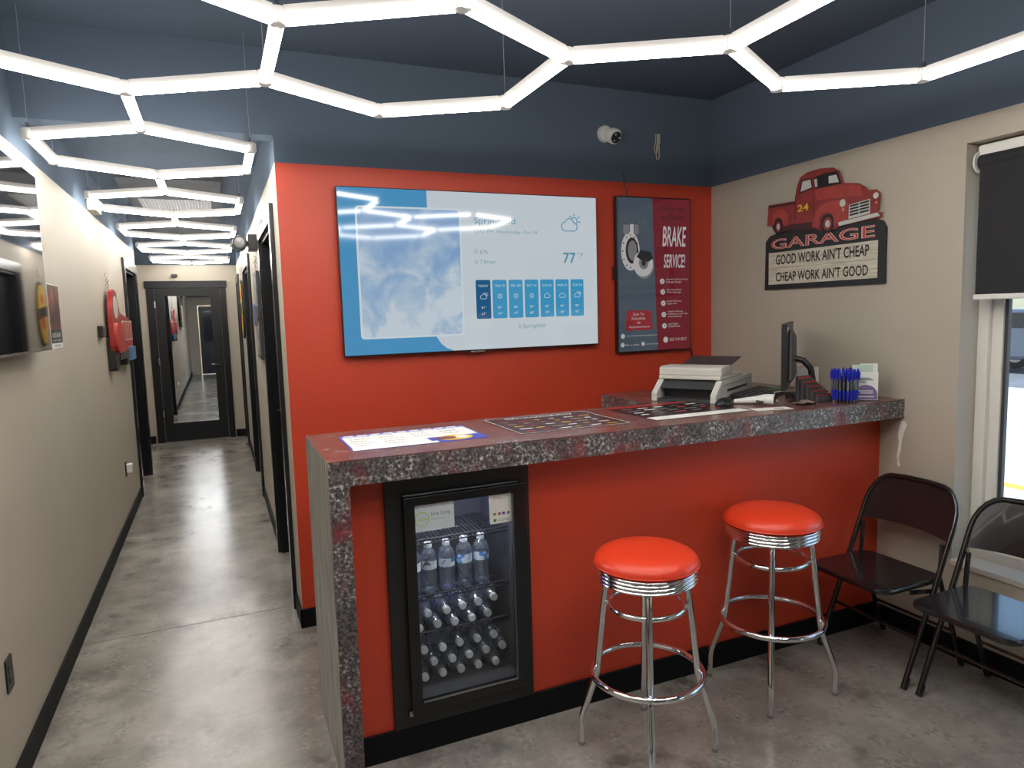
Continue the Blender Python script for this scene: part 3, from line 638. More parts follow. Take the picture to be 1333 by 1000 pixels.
E_('rotor', .345, .56, .135, .085, BM, .003); E_('rotor', .335, .575, .135, .085, BW, .0036); E_('rotor_hub', .34, .58, .065, .042, BM, .0042); E_('rotor_hub', .34, .58, .03, .02, BD, .0048)
for i, (a, b_, c, d) in enumerate(((.07, .15, .765, .825), (.16, .21, .76, .83), (.22, .275, .765, .828))): wb(MB().prism(rrect(a * TW, b_ * TW, c * TH, d * TH, .008), F, .0005, .003), 'caliper', BM if i != 1 else BW, scr)
wb(MB().prism([(a * TW, c * TH) for a, c in ((.24, .62), (.30, .665), (.44, .65), (.47, .61), (.40, .585), (.30, .60))], F, .0005, .0055), 'caliper', BD, scr)
wb(MB().prism([(a * TW, c * TH) for a, c in ((.088, .136), (.466, .140), (.445, .267), (.105, .270))], F, .0005, .0012), 'button', BR2, scr)
for s, a, b_, y in (('Scan To', .19, .34, .236), ('Schedule', .17, .36, .208), ('An', .245, .29, .180), ('Appointment', .13, .42, .150)): tx_(s, a, b_, y, y + .018, BW)
for i, (y, ls) in enumerate(((.458, ['Vibration When Driving', '& Brake Pedal?']), (.388, ['Grinding Noise', 'When Braking?']), (.312, ['Brake Warning', 'Light On?']), (.236, ['Vehicle Moving', 'Pulling to one side', 'When Braking?']), (.160, ['Low Brake', 'Pedal Feel?']))):
    x = .600 + i * .007; E_('tick_disc', x, y, .032, .018, BW, .0012)
    wb(MB().tube([F[0] + V((x + a) * TW, -.002, (y + c) * TH) for a, c in ((-.012, 0), (-.003, -.006), (.014, .008))], .0016, 5), 'tick', BD, scr)
    for k, s in enumerate(ls): tx_(s, x + .055, min(.965, x + .055 + .0155 * len(s)), y + .012 - .017 * k - (.006 if len(ls) == 2 else 0), y + .025 - .017 * k - (.006 if len(ls) == 2 else 0), BW)
E_('phone_disc', .645, .066, .034, .02, BW, .0012); tx_('555 714 2017', .70, .945, .056, .076, BW)
E_('web_disc', .05, .102, .028, .016, BW, .0012); tx_('www.book-brakes-garage.com', .095, .52, .096, .108, BW)
E_('social_disc', .045, .044, .026, .015, BW, .0012); tx_('like us online', .085, .27, .038, .049, BW); E_('mail_disc', .325, .046, .022, .014, BW, .0012); tx_('mail the garage', .36, .54, .037, .048, BW)
tag(MB().tube([(2.78, 3.585, 1.40), (2.785, 3.575, 1.36), (2.80, 3.58, 1.31), (2.805, 3.585, 1.26), (2.80, 3.58, 1.2), (2.81, 3.585, .9)], .005, 6).build('power_cord', PLBLK, smooth=True), 'black twisted cord hanging from the brake advert screen', 'cord')
tag(MB().tube([(2.305, 3.588, 2.42), (2.31, 3.588, 2.36), (2.325, 3.588, 2.32), (2.33, 3.588, 2.26)], .003, 6).build('signal_cable', PLBLK, smooth=True), 'thin dark cable rising above the brake advert screen', 'cable')

# off television on the left wall
lt = thing('dark_television', 'switched-off black television on the left wall mirroring the lights', 'television', (-.69, 2.9, 1.5))
wb(MB().box(-.69, -.662, 2.255, 3.56, 1.50, 2.24), 'case', PLBLK, lt, bevel=.003)
wb(MB().box(-.662, -.6612, 2.262, 3.553, 1.508, 2.233), 'screen', mat('dark_glass_screen', (.006, .006, .008), .04, spec=.9, coat=.5), lt)
wb(MB().box(-.664, -.6595, 2.255, 3.56, 1.500, 1.508), 'silver_edge', STEEL, lt)
wb(MB().box(XL + .003, -.69, 2.6, 3.2, 1.65, 2.05), 'wall_bracket', PLBLK, lt)

# ------------------------------------------------------------------ garage sign on the right wall
gs = thing('garage_sign', 'cut-out garage sign with a red pickup truck and marquee lettering', 'wall sign', (XR, 2.715, 1.69))
F = FR(XR - .004, 3.10, 1.69)
SBK = mat('sign_black', (.016, .015, .016), .4); SRD = mat('sign_red', (.27, .035, .032), .4, var=.2, vscale=12); SRL = mat('sign_bright_red', (.38, .055, .045), .4, var=.2, vscale=14)
SCR = ramp_mat('sign_cream_boards', [(14, 6, [(.3, (.42, .38, .30)), (.6, (.66, .61, .5))], None)], .6, stretch=(1, .4, 5))
SGY = mat('sign_pale_grey', (.55, .58, .54), .4); SDK = mat('sign_dark_maroon', (.06, .02, .02), .5)  # dark maroon print for the truck's rails, seams and underbody
board = [(-.008, 0), (.774, 0), (.774, .265), (.755, .298), (.70, .318), (.10, .318), (.03, .305), (-.002, .275)]
bd = wb(MB().prism(board, F, .010), 'board', SBK, gs)
pn = wb(MB().prism(rect(.024, .733, .029, .209), F, .0015, .010), 'marquee', SCR, gs)
for y in (.074, .119, .164): wb(MB().prism(rect(.024, .733, y - .0008, y + .0008), F, .0004, .0116), 'rail_line', mat('sign_rail', (.22, .18, .13), .6), pn)
text("GOOD WORK AIN'T CHEAP", F, .08, .686, .138, .196, INK, pn, d=.0125, bold=.02)
text("CHEAP WORK AIN'T GOOD", F, .08, .683, .044, .098, INK, pn, d=.0125, bold=.02)
gl = text('GARAGE', F, .040, .714, .226, .284, mat('sign_neon_white', (.70, .50, .45), .5), gs, d=.0105, bold=.02)
text('GARAGE', F, .042, .712, .228, .282, mat('sign_neon_red', (.50, .05, .04), .5), gl, d=.0112, bold=-.012)
truck = [(.016, .362), (.024, .479), (.219, .473), (.228, .538), (.252, .591), (.297, .609), (.383, .613), (.466, .602), (.502, .58), (.53, .514), (.616, .497), (.658, .473), (.675, .453), (.719, .449), (.743, .428), (.74, .387), (.73, .341), (.754, .338), (.75, .314), (.518, .301), (.483, .289), (.414, .29), (.352, .305), (.17, .323), (.106, .312), (.067, .331), (.05, .366)]
tb = wb(MB().prism(truck, F, .006, .012), 'truck_body', SRD, gs)
def TP(nm, pts, m, d, t=.001): return wb(MB().prism(pts, F, t, .018 + d), nm, m, tb)
TP('underbody', [(.05, .366), (.17, .352), (.352, .345), (.40, .30), (.352, .303), (.17, .321), (.106, .312), (.067, .331)], SDK, 0)
TP('bed_rail', [(.026, .475), (.219, .469), (.219, .457), (.028, .46)], SDK, 0)
TP('rear_fender', [(.055, .373), (.06, .421), (.093, .445), (.136, .439), (.174, .405), (.18, .349), (.143, .346), (.128, .388), (.099, .404), (.074, .387), (.072, .355)], SRL, .001)
for cx, cy, rx, ry in ((.102, .352, .032, .045), (.441, .325, .044, .050)):
    TP('tyre', ell(cx, cy, rx, ry), SBK, .002); TP('hub', ell(cx + .002, cy - .002, rx * .62, ry * .66), SRD, .003); TP('hub_cap', ell(cx + .003, cy - .003, rx * .34, ry * .38), SGY, .004)
TP('window_frame', [(.263, .578), (.332, .576), (.342, .518), (.249, .507)], SDK, .001); TP('door_window', [(.273, .566), (.325, .567), (.335, .525), (.261, .515)], SGY, .002)
TP('windscreen', [(.346, .573), (.42, .583), (.494, .578), (.523, .511), (.357, .514)], SBK, .001); TP('pane', [(.444, .562), (.49, .561), (.508, .521), (.445, .526)], SGY, .002); TP('pane', [(.351, .563), (.368, .564), (.373, .524), (.359, .522)], SGY, .002)
TP('bonnet', [(.357, .504), (.45, .508), (.548, .502), (.633, .485), (.649, .433), (.55, .439), (.372, .454)], SRL, .001)
TP('front_fender', [(.342, .321), (.355, .38), (.397, .423), (.47, .436), (.533, .429), (.568, .404), (.568, .329), (.509, .322), (.482, .303), (.480, .345), (.463, .372), (.426, .386), (.393, .367), (.385, .304)], SRL, .0025)
for x in (.222, .345): TP('door_seam', rect(x, x + .0025, .37, .50), SDK, .001)
for cx, cy, r in ((.536, .413, .018), (.725, .419, .014)): TP('headlamp', ell(cx, cy, r, r * 1.05), SGY, .004, .003); TP('side_lamp', ell(cx + .002, cy - .033, r * .45, r * .45), mat('sign_amber', (.5, .3, .15), .5), .004)
gr = [(.572, .398), (.692, .409), (.693, .340), (.571, .330)]
TP('grille', gr, SGY, .003)
for i in range(4):
    z = .342 + i * .0145
    for a, b_ in ((.578, .629), (.635, .687)): TP('grille_slot', [(a, z + (a - .57) * .08), (b_, z + (b_ - .57) * .08), (b_, z + .009 + (b_ - .57) * .08), (a, z + .009 + (a - .57) * .08)], SBK, .004)
TP('bumper', [(.513, .321), (.738, .337), (.750, .320), (.518, .301)], SGY, .006, .003)
text('24', F, .240, .317, .410, .447, YEL, tb, d=.0215, bold=.02)

# ------------------------------------------------------------------ things on the counter
ZT = CZ + .0004
FTT = FT(0, 0, ZT)
def sheet(name, label, x0, x1, y0, y1, m, lz=0.): 
    t = thing(name, label, 'sheet', ((x0 + x1) / 2, (y0 + y1) / 2, ZT + lz), group='advert sheets on the counter')
    return t, wb(MB().prism(rrect(x0, x1, y0, y1, .012), FT(0, 0, ZT + lz), .0008), 'paper', m, t)
t, p = sheet('advert_sheet', 'white and blue advert sheet on the bare end of the counter', .408, .912, 2.352, 2.672, BLUEP)
wb(MB().prism([(.432, .37 + 2), (.70, 2.37), (.70, 2.46), (.905, 2.46), (.905, 2.635), (.415, 2.635), (.415, 2.372)], FTT, .0004, .0008), 'white_field', WHITE, p)
wb(MB().prism(rect(.41, .72, 2.353, 2.385), FTT, .0004, .0012), 'white_field', WHITE, p)
for i in range(9): wb(MB().prism(rect(.425 + i * .052, .463 + i * .052, 2.645, 2.662), FTT, .0003, .0008), 'heading_block', WHITE, p)
for k in range(5):
    for i in range(4): text(random.choice(['OIL CHANGE', 'TIRES', 'ALIGN', 'BATTERY', 'BRAKES', 'TUNE UP', 'A/C']), FTT, .43 + i * .118, .43 + i * .118 + random.uniform(.05, .09), 2.61 - k * .047, 2.626 - k * .047, INK if (i + k) % 3 else BLUEP, p, d=.0014) if not (k > 2 and i > 1) else None
wb(MB().prism(ell(.80, 2.418, .068, .052), FTT, .0003, .0012), 'emblem', YEL, p); wb(MB().prism(ell(.765, 2.42, .04, .03), FTT, .0003, .0016), 'emblem', mat('brown_print', (.2, .06, .04), .5), p); wb(MB().prism(ell(.825, 2.418, .025, .03), FTT, .0003, .0016), 'emblem', WHITE, p)
t, p = sheet('advert_sheet', 'dark maroon advert sheet with small coloured print on the counter', 1.036, 1.53, 2.342, 2.745, mat('maroon_print', (.045, .02, .025), .3))
wb(MB().ring(rect(1.04, 1.526, 2.346, 2.741), rect(1.043, 1.523, 2.349, 2.738), FTT, .0003, .0008), 'border_line', WHITE, p)
text('CUSTOM GARAGE MENU', FTT, 1.12, 1.44, 2.68, 2.715, WHITE, p, d=.0014, bold=.02)
for k in range(5):
    for i in range(6): wb(MB().prism(rect(1.08 + i * .072, 1.08 + i * .072 + random.uniform(.02, .055), 2.62 - k * .06, 2.632 - k * .06), FTT, .0003, .0008), 'print_block', random.choice([YEL, REDI, WHITE, mat('tan_print', (.4, .28, .15), .5)]), p)
t, p = sheet('advert_sheet', 'black and red advert sheet with a white lower strip near the printer', 1.645, 2.15, 2.332, 2.745, mat('black_print', (.02, .012, .014), .25))
wb(MB().prism(rect(1.65, 2.145, 2.705, 2.74), FTT, .0003, .0008), 'red_strip', mat('bright_red_print', (.5, .03, .03), .4), p)
wb(MB().prism(rect(1.65, 2.145, 2.336, 2.41), FTT, .0003, .0008), 'white_strip', WHITE, p)
for k in range(4):
    for i in range(5): wb(MB().prism(rect(1.68 + i * .09, 1.68 + i * .09 + random.uniform(.03, .07), 2.65 - k * .055, 2.664 - k * .055), FTT, .0003, .0008), 'print_block', random.choice([REDI, WHITE, GREY, GREY]), p)

# mouse
t = thing('computer_mouse', 'black computer mouse beside the printer', 'mouse', (2.17, 2.535, ZT), math.radians(20))
MB().lathe([(.0, .036), (.018, .034), (.035, .026), (.046, .014), (.048, .004), (.046, 0), (0, 0)][::-1], 20, Matrix.Scale(1.25, 4, (1, 0, 0)) @ Matrix.Scale(.75, 4, (0, 1, 0))).build('shell', PLBLK, t, smooth=True)
MB().tube([(.035, -.003, .031), (.035, .003, .031)], .007, 10).build('wheel', PLDK, t, smooth=True)
# printer: local x along its long side, local -x is the paper front
pr = thing('multifunction_printer', 'off-white multifunction printer on the counter by the red wall', 'printer', (2.155, 2.575, ZT), math.radians(31)); pr.scale = (1.16, 1., .82)
def pbox(nm, m, *q, **k): return MB().box(*q).build(nm, m, k.pop('parent', pr), **k)
FP = (V(0, 0, 0), V(1, 0, 0), V(0, 0, 1), V(0, -1, 0))
sidep = [(.0, 0), (0, .05), (.075, .125), (.49, .125), (.49, 0)]
def slab(y0, y1, pts=sidep): return MB().prism(pts, (V(0, y1, 0), V(1, 0, 0), V(0, 0, 1), V(0, -1, 0)), y1 - y0)
slab(0, .03).build('side_cheek', PLGRY, pr, bevel=.004); slab(.30, .33).build('side_cheek', PLGRY, pr, bevel=.004)
pbox('body', PLGRY, .10, .49, .03, .30, 0, .125)
pbox('output_tray', PLDK, .005, .12, .03, .30, 0, .018)
pbox('tray_back', PLBLK, .085, .10, .03, .30, .018, .075)
MB().prism([(.03, .078), (.085, .123), (.20, .123), (.20, .11), (.10, .11)], (V(0, .30, 0), V(1, 0, 0), V(0, 0, 1), V(0, -1, 0)), .27).build('control_hood', PLDK, pr)
pbox('control_screen', PLBLK, .10, .16, .10, .20, .123, .127)
pbox('scanner_lid', PLGRY, .07, .36, .005, .325, .127, .150, bevel=.005)
MB().prism([(.075, .15), (.075, .195), (.10, .205), (.20, .205), (.225, .15)], (V(0, .325, 0), V(1, 0, 0), V(0, 0, 1), V(0, -1, 0)), .32).build('document_feeder', PLGRY, pr, bevel=.005)
text('ML', (V(2.155, 2.575, ZT), V(math.cos(.576), math.sin(.576), 0), V(0, 0, 1), V(math.sin(.576), -math.cos(.576), 0)), .095, .12, .170, .182, INK, None, 'lettering', d=-.003) if False else None
MB().bar((.205, .165, .178), (.42, .165, .235), .26, .006).build('feeder_tray', PLDK, pr)
pbox('paper_slot', PLBLK, .14, .40, -.003, .002, .055, .067)
pbox('seam_line', mat('seam_grey', (.25, .24, .22), .6), .09, .485, -.0015, .002, .095, .098)
# barcode scanner
t = thing('barcode_scanner', 'white handheld barcode scanner lying on the counter', 'scanner', (2.30, 2.46, ZT), math.radians(-55))
MB().tube([(-.105, 0, .010), (-.06, 0, .016), (-.01, 0, .022), (.03, .0, .026), (.062, 0, .026), (.075, 0, .026)], [.011, .014, .017, .024, .0255, .024], 12).build('body', PLWHT, t, smooth=True)
MB().prism(rrect(-.02, .02, -.016, .016, .006), (V(.0752, 0, .026), V(0, 1, 0), V(0, 0, 1), V(1, 0, 0)), .002).build('window', PLBLK, t)
MB().bar((.0, -.018, .018), (.03, -.02, .014), .02, .012).build('trigger', PLDK, t)
# keyboard
kb = thing('keyboard', 'black keyboard between the printer and the monitor', 'keyboard', (2.52, 2.69, ZT), math.radians(28))
MB().prism([(-.075, 0), (.075, 0), (.075, .028), (-.075, .012)], (V(-.19, 0, 0), V(0, 1, 0), V(0, 0, 1), V(1, 0, 0)), .38).build('base', PLBLK, kb, bevel=.002)
key = None
for r in range(5):
    for c in range(15):
        x, y = -.172 + c * .0245, -.056 + r * .0275
        if key is None: key = MB().box(-.0105, .0105, -.0115, .0115, 0, .007).build('key', PLDK, kb); o = key
        else: o = key.copy(); COL.objects.link(o)
        o.location = (x, y, .020 + (y) * .107)
# monitor seen from its edge
mo = thing('monitor', 'slim black monitor seen edge-on at the right end of the counter', 'monitor', (2.67, 2.60, ZT), math.radians(41.5))
# local x runs along the screen, the screen faces +y, the back faces -y
pbox('panel', PLBLK, -.27, .25, .02, .045, .055, .37, parent=mo, bevel=.003)
pbox('screen', mat('monitor_glass', (.01, .01, .012), .1), -.262, .242, .045, .0462, .063, .362, parent=mo)
MB().prism([(-.20, .09), (.18, .09), (.14, .30), (-.15, .34)], (V(0, .02, 0), V(1, 0, 0), V(0, 0, 1), V(0, -1, 0)), .022).build('rear_housing', PLDK, mo, bevel=.006)
pbox('sticker', WHITE, -.255, -.235, .017, .02, .335, .355, parent=mo)
MB().tube([(0, -.0, .19), (0, -.04, .18), (0, -.075, .14), (0, -.085, .08), (0, -.085, .01)], .016, 10).build('stand_arm', PLBLK, mo, smooth=True)
MB().prism(rrect(-.08, .08, -.115, .04, .03), FT(0, 0, 0), .012).build('stand_base', PLBLK, mo)
# card rack
cr = thing('card_rack', 'tiered rack of black and red cards beside the pen cup', 'card rack', (2.60, 2.40, ZT), math.radians(8))
for i in range(5):
    z = i * .019; y = i * .026
    pbox('tier', mat('smoke_plastic', (.10, .095, .10), .2), -.058, .058, -.05 + y, -.045 + y, 0, .030 + z, parent=cr)
    cdp = pbox('card_stack', mat('black_card', (.05, .04, .045), .4), -.050, .050, -.043 + y, -.030 + y, .004, .040 + z, parent=cr)
    pbox('card_stripe', REDI, -.048, .048, -.0455 + y, -.043 + y, .031 + z, .036 + z, parent=cdp)
pbox('tier_base', MT['smoke_plastic'], -.058, .058, -.05, .085, 0, .004, parent=cr)
bx = thing('paper_box', 'small white box behind the tiered card rack', 'box', (2.86, 2.70, ZT), math.radians(10))
pbox('carton', WHITE, -.045, .045, -.04, .04, 0, .128, parent=bx, bevel=.002); pbox('flap', PLGRY, -.043, .043, -.038, .038, .128, .131, parent=bx)
# pen cup with pens
PCX, PCY = 2.675, 2.30
t = thing('pen_cup', 'black mesh pen cup ringed with blue pens', 'cup', (PCX, PCY, ZT))
MB().lathe([(.036, 0), (.038, .003), (.040, .112), (.0425, .114), (.0425, .118), (.038, .118), (.036, .006), (.0, .006)], 20).build('wall', PLBLK, t, smooth=True)
pen0 = None
for k in range(20):
    a = k * 2 * PI / 20; r0 = .050
    if pen0 is None:
        pen0 = p = thing('ballpoint_pen', 'clear and blue ballpoint pen clipped around the black cup', 'pen', (0, 0, 0), group='blue pens around the cup')
        MB().lathe([(.001, 0), (.0022, .004), (.003, .008)], 8).build('tip', STEEL, p, smooth=True)
        MB().lathe([(.003, .008), (.005, .018), (.0055, .055)], 8).build('grip', PENBLUE, p, smooth=True)
        MB().lathe([(.005, .055), (.005, .108)], 8).build('barrel', WATER, p, smooth=True)
        MB().tube([(0, 0, .03), (0, 0, .108)], .0018, 6).build('refill', mat('pale_refill', (.35, .36, .42), .4), p)
        MB().lathe([(.0053, .108), (.0055, .140), (.0035, .142), (.0035, .150), (.0, .151)], 8).build('plunger_cap', PENBLUE, p, smooth=True)
        MB().box(.0055, .009, -.002, .002, .10, .138).build('clip', PENBLUE, p)
    else: p = dup(pen0, (0, 0, 0))
    p.location = (PCX + r0 * math.cos(a), PCY + r0 * math.sin(a), ZT + random.uniform(.001, .008)); p.rotation_euler = (random.uniform(-.05, .05), random.uniform(-.05, .05), a)
# brochure holder
t = thing('brochure_holder', 'white and purple brochure box holder against the wall', 'brochure holder', (2.80, 2.30, ZT), math.radians(-36))
pbox('card_front', WHITE, -.052, .052, -.03, -.026, .004, .135, parent=t)
MB().prism([(-.05, .006)] + ell(0, .03, .05, .045, 10, 1, 0)[0:] + [(.05, .03), (.05, .006)], (V(0, -.030, 0), V(1, 0, 0), V(0, 0, 1), V(0, -1, 0)), .001).build('purple_dome', mat('purple_print', (.20, .15, .30), .5), t)
for z, a, b_ in ((.105, -.03, .02), (.097, -.036, .03), (.088, -.03, .0), (.045, -.03, .03), (.035, -.025, .03), (.018, -.04, .035)): pbox('print_line', GREY if z > .05 else WHITE, a, b_, -.0325, -.0308, z, z + .004, parent=t)
pbox('back_leaflets', mat('pale_green_print', (.50, .58, .50), .5), -.058, .030, -.020, .0, .004, .168, parent=t)
pbox('back_leaflets', WHITE, -.02, .056, -.002, .012, .004, .172, parent=t)
pbox('holder', PLBLK, -.056, .060, .014, .022, .0, .160, parent=t); pbox('holder_base', MT['smoke_plastic'], -.056, .060, -.034, .022, 0, .004, parent=t)
# cables
def cable(pts, m, label, r=.0028):
    tag(MB().tube(pts, r, 6).build('cable', m, smooth=True), label, 'cable')
z = ZT + .004
cable([(2.36, 2.41, z + .015), (2.42, 2.45, z), (2.46, 2.52, z + .012), (2.50, 2.56, z + .03), (2.56, 2.55, z + .035), (2.60, 2.60, z + .02)], PLWHT, 'white curled scanner cord over the keyboard front')
cable([(2.40, 2.46, z), (2.46, 2.50, z + .02), (2.52, 2.53, z + .03), (2.56, 2.50, z + .02), (2.52, 2.45, z), (2.46, 2.43, z)], PLBLK, 'black cord looped beside the barcode scanner', .004)
cable([(2.50, 2.60, z + .04), (2.56, 2.57, z + .045), (2.62, 2.52, z + .05), (2.60, 2.49, z + .02)], mat('green_cable', (.08, .25, .06), .4), 'green cord beside the monitor stand')
t = thing('paper_scrap', 'crumpled clear and brown wrapper in front of the card rack', 'paper', (2.49, 2.36, ZT), .3)
vs = [(-.07 + .035 * i + random.uniform(-.008, .008), -.03 + .03 * j + random.uniform(-.006, .006), .002 + random.uniform(0, .014)) for j in range(3) for i in range(5)]
MB().add(vs, [(j * 5 + i, j * 5 + i + 1, j * 5 + i + 6, j * 5 + i + 5) for j in range(2) for i in range(4)]).build('wrapper', mat('brown_wrapper', (.28, .2, .16), .3), t)
t = thing('paper_slip', 'white paper slip lying at the counter edge near the scanner', 'paper', (2.25, 2.32, ZT), -.2)
MB().prism(rrect(-.09, .09, -.035, .035, .004), FT(0, 0, .0002), .0008).build('slip', WHITE, t); MB().prism(rect(.01, .06, -.01, .005), FT(0, 0, .001), .0003).build('print_block', GREY, t)

# ------------------------------------------------------------------ small things on walls
t = thing('security_camera', 'white turret security camera high on the navy wall', 'security camera', (2.197, YB, 2.62))
M = Matrix.Translation((2.18, YB, 2.632)) @ Matrix.Rotation(PI / 2, 4, 'X')
wb(MB().lathe([(.048, 0), (.048, .02), (.042, .028), (0, .028)], 20, M), 'mount', PLWHT, t, smooth=True)
M = Matrix.Translation((2.21, YB - .055, 2.612)) @ Matrix.Rotation(PI / 2 + .5, 4, 'X')
wb(MB().lathe([(.0, -.045), (.03, -.04), (.046, -.015), (.046, .012), (.040, .028), (.032, .034)], 20, M), 'ball', PLWHT, t, smooth=True)
ln = wb(MB().lathe([(.033, .030), (.033, .036), (.0, .040)], 20, M), 'lens_window', PLBLK, t, smooth=True)
for a in (0, 2.1, 4.2): wb(MB().lathe([(.005, .036), (.005, .0395), (0, .041)], 8, M @ Matrix.Translation((.02 * math.cos(a), .02 * math.sin(a), 0))), 'infrared_lamp', PLWHT, ln)
wb(MB().tube([(2.23, YB - .01, 2.66), (2.27, YB - .006, 2.662), (2.29, YB - .004, 2.66)], .004, 6), 'lead', PLWHT, t, smooth=True)
t = thing('loose_cable', 'pale cable loop dangling from the navy wall beside the camera', 'cable', (2.54, YB, 2.5))
for dx, zb in ((0, 2.505), (-.012, 2.545)):
    wb(MB().tube([(2.545 + dx, YB, 2.66), (2.543 + dx, YB - .02, 2.65), (2.538 + dx, YB - .022, 2.60), (2.532 + dx, YB - .02, zb + .03), (2.538 + dx, YB - .018, zb), (2.552 + dx, YB - .018, zb), (2.556 + dx, YB - .02, zb + .03), (2.552 + dx, YB - .02, 2.6)], .003, 6), 'strand', mat('cream_cable', (.55, .52, .42), .5), t, smooth=True)
wb(MB().box(2.545, 2.556, YB - .028, YB - .012, 2.60, 2.655), 'plug', MT['cream_cable'], t)
# poster
t = thing('racing_poster', 'dark red and blue poster on the left wall beside the television', 'poster', (XL, 4.05, 1.49))
F = FL(XL + .001, 3.93, 1.49)
PO = ramp_mat('poster_print', [(9, 6, [(.3, (.01, .01, .02)), (.45, (.06, .02, .02)), (.55, (.30, .05, .02)), (.66, (.45, .18, .05))], None), (7, 4, [(.4, (.02, .02, .09)), (.7, (.10, .09, .25))], (5, .5, .6))], .35)
pa = wb(MB().prism(rect(0, .255, 0, .318), F, .001), 'paper', WHITE, t)
wb(MB().prism(rect(0, .255, .028, .314), F, .0005, .001), 'picture', PO, pa); wb(MB().prism(rect(0, .255, .028, .095), F, .0005, .0015), 'caption_band', INK, pa)
text('RACE NIGHT', F, .03, .22, .055, .078, WHITE, pa, d=.0025); text('LIVE AT THE TRACK', F, .03, .23, .036, .045, WHITE, pa, d=.0025); text('OPEN DAILY', F, .05, .21, .008, .020, INK, pa, d=.002)
# thermostat and outlets
t = thing('thermostat', 'small black wall control beside the red truck cutout', 'wall control', (XL, 5.46, 1.51))
wb(MB().box(XL, XL + .03, 5.37, 5.55, 1.515, 1.595), 'case', PLBLK, t, bevel=.004); wb(MB().box(XL + .03, XL + .032, 5.40, 5.52, 1.53, 1.58), 'dial', PLDK, t)
def outlet(y, z, label, plug=False):
    t = thing('wall_outlet', label, 'outlet', (XL, y, z), group='black wall outlets')
    F = FL(XL, y, z)
    pl = wb(MB().prism(rrect(-.037, .037, -.058, .058, .006), F, .006), 'plate', PLBLK, t)
    for dz in (-.02, .02):
        s = wb(MB().prism(rrect(-.016, .016, dz - .014, dz + .014, .005), F, .002, .006), 'socket', PLDK, t)
        for dy in (-.006, .006): wb(MB().prism(rect(dy - .001, dy + .001, dz - .004, dz + .006), F, .0005, .008), 'slot', INK, s)
    if plug: wb(MB().prism(rrect(-.03, .03, -.03, .04, .006), F, .04, .0085), 'plug_in_unit', PLWHT, t, bevel=.004)
outlet(2.752, .42, 'black wall outlet low on the left wall')
outlet(6.18, .45, 'black wall outlet holding a white plug-in unit near the corridor door', True)
# red truck cutout on the left wall
t = thing('truck_cutout', 'red pickup truck cutout hanging by a chain on the left wall', 'wall sign', (-.69, 6.3, 1.27))
F = (V(-.705, 5.72, 1.27), V(0, 1.14, 0), V(0, 0, 1), V(1, 0, 0))
cab = [(0, .18), (0, .40), (.03, .50), (.09, .575), (.17, .595), (.27, .575), (.34, .50), (.40, .42), (.62, .40), (.90, .38), (1.02, .34), (1.05, .26), (1.05, .12), (.80, .10), (.30, .09), (.05, .08)]
RT = mat('glossy_red_tin', (.34, .025, .02), .35, var=.35, vscale=7)
wb(MB().prism(cab, F, .03), 'truck_body', RT, t)
wb(MB().prism(ell(.19, .46, .11, .085), F, .002, .03), 'cab_window', mat('pale_tin', (.5, .48, .44), .35), t)
wb(MB().prism(rect(.45, 1.0, .20, .36), F, .006, .03), 'grille', mat('cream_tin', (.62, .50, .45), .35), t)
for i in range(6): wb(MB().prism(rect(.48 + i * .085, .52 + i * .085, .21, .35), F, .003, .036), 'grille_bar', RT, t)
wb(MB().prism(rrect(.02, .40, .12, .34, .08), F, .02, .03), 'fender', mat('bright_tin_red', (.46, .035, .025), .3), t)
wb(MB().prism(rect(.20, .72, .06, .12), F, .03, .005), 'bumper', PLDK, t); wb(MB().prism(rect(.74, 1.02, .03, .14), F, .03, .02), 'blue_plate', mat('blue_tin', (.08, .18, .34), .4), t)
wb(MB().prism(rrect(.02, .16, -.01, .24, .02), F, .05, -.02), 'tyre', PLBLK, t); wb(MB().prism(rrect(.58, .72, .0, .12, .02), F, .05, -.02), 'tyre', PLBLK, t)
def chain(y, z0, z1, x, parent, nl=6):
    h = (z1 - z0) / nl
    for i in range(nl):
        zc = z0 + (i + .5) * h; c, s = (1, 0) if i % 2 else (0, 1)
        wb(MB().tube([(x + c * .009 * math.cos(a * PI / 5), y + s * .012 * math.cos(a * PI / 5), zc + h * .62 * math.sin(a * PI / 5)) for a in range(10)], .0022, 5, closed=True), 'chain_link', STEEL, parent, smooth=True)
chain(5.93, 1.862, 1.98, -.715, t)
# signs on the corridor wall
t = thing('tin_sign', 'tall grey tin sign hanging by a chain between black corridor doors', 'wall sign', (XC, 5.5, 1.31))
F = FR(XC - .004, 5.70, 1.317)
wb(MB().prism(rect(0, .41, 0, .64), F, .02), 'board', mat('dark_tin', (.035, .035, .04), .4), t)
TG = ramp_mat('grey_tin_print', [(16, 6, [(.35, (.05, .05, .06)), (.5, (.26, .26, .27)), (.7, (.52, .52, .50))], None)], .4)
wb(MB().prism(rect(.03, .38, .03, .28), F, .004, .02), 'lower_plate', TG, t); wb(MB().prism(rect(.03, .38, .31, .61), F, .004, .02), 'upper_plate', TG, t)
wb(MB().prism(ell(.10, .33, .085, .085), F, .01, .024), 'blue_roundel', mat('blue_tin_print', (.06, .08, .32), .4), t); wb(MB().prism(rect(.20, .37, .25, .39), F, .01, .024), 'dark_plate', mat('slate_tin', (.12, .12, .13), .4), t)
chain(5.49, 1.958, 2.07, XC - .012, t)
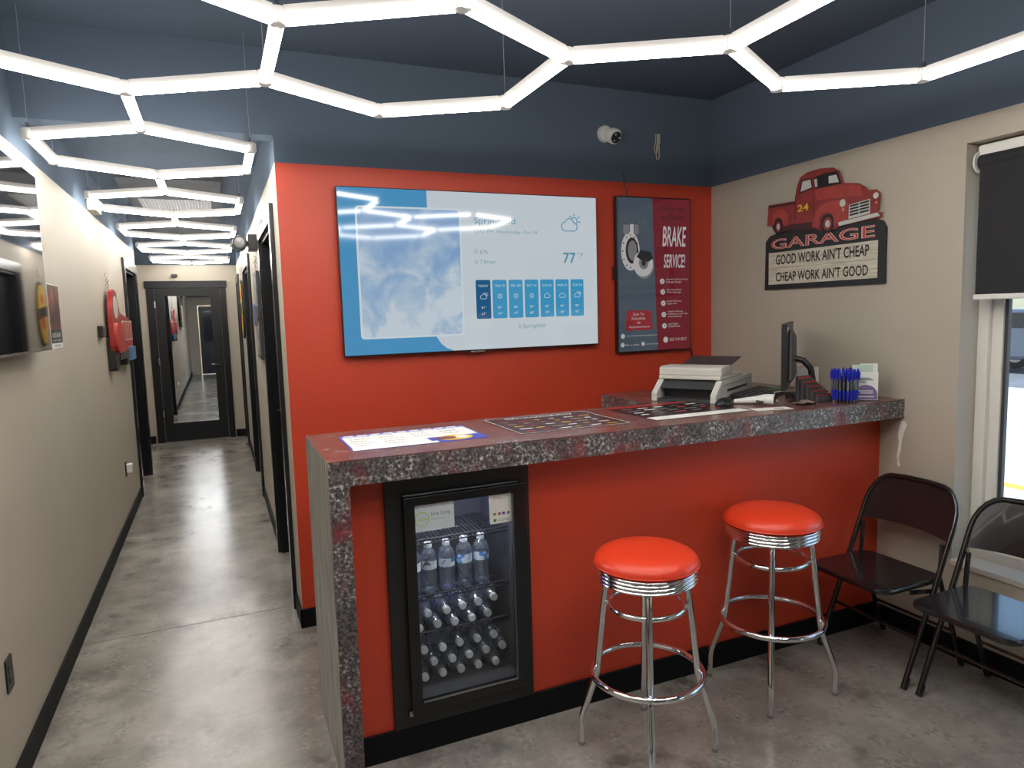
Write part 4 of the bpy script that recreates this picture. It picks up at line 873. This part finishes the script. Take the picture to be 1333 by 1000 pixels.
t = thing('leaf_sign', 'yellow pointed-oval sign with black band on the far corridor wall', 'wall sign', (XC, 8.45, 1.41))
F = FR(XC - .004, 8.45, 1.73)
def leaf(k): return [(k * .19 * math.sin(a * PI / 12) * (1 if a <= 12 else 1), k * -.33 * math.cos(a * PI / 12)) for a in range(24)]
wb(MB().prism(leaf(1.), F, .02), 'board', INK, t); wb(MB().prism(leaf(.93), F, .003, .02), 'yellow_face', YEL, t)
wb(MB().prism([(-.175, -.02), (.175, -.06), (.172, .05), (-.172, .09)], F, .002, .023), 'black_band', INK, t); wb(MB().prism(ell(.02, -.09, .07, .07), F, .004, .023), 'red_emblem', REDI, t); wb(MB().prism(ell(.0, .16, .05, .05), F, .004, .023), 'red_emblem', REDI, t)
chain(8.45, 2.055, 2.2, XC - .012, t)
# emergency lamp
t = thing('emergency_light', 'black twin emergency spotlight on the corridor wall above the tin sign', 'emergency light', (XC, 5.37, 2.10))
wb(MB().box(XC - .062, XC, 5.29, 5.46, 2.105, 2.215), 'housing', PLBLK, t, bevel=.006)
for yy in (5.30, 5.47):
    M = Matrix.Translation((XC - .115, yy, 2.155)) @ Matrix.Rotation(-PI / 2 - .2, 4, 'Z') @ Matrix.Rotation(PI / 2, 4, 'Y')
    hd = wb(MB().lathe([(.0, -.04), (.03, -.035), (.046, -.01), (.05, .02), (.046, .028)], 18, M), 'lamp_head', PLBLK, t, smooth=True)
    wb(MB().lathe([(.036, .022), (.034, .029), (.0, .033)], 18, M), 'lens', mat('lamp_lens', (.22, .22, .22), .25), hd, smooth=True)
    wb(MB().tube([(XC - .055, yy, 2.155), (XC - .10, yy, 2.155)], .012, 8), 'neck', PLBLK, hd, smooth=True)
t = thing('door_sensor', 'small black sensor on the wall above the mirrored door', 'sensor', (-.44, YE, 2.21))
wb(MB().box(-.485, -.415, YE - .05, YE, 2.205, 2.245), 'case', PLBLK, t, bevel=.006); wb(MB().prism(ell(-.45, 2.222, .012, .012), FB(0, YE - .05, 0), .004), 'lens', PLDK, t)
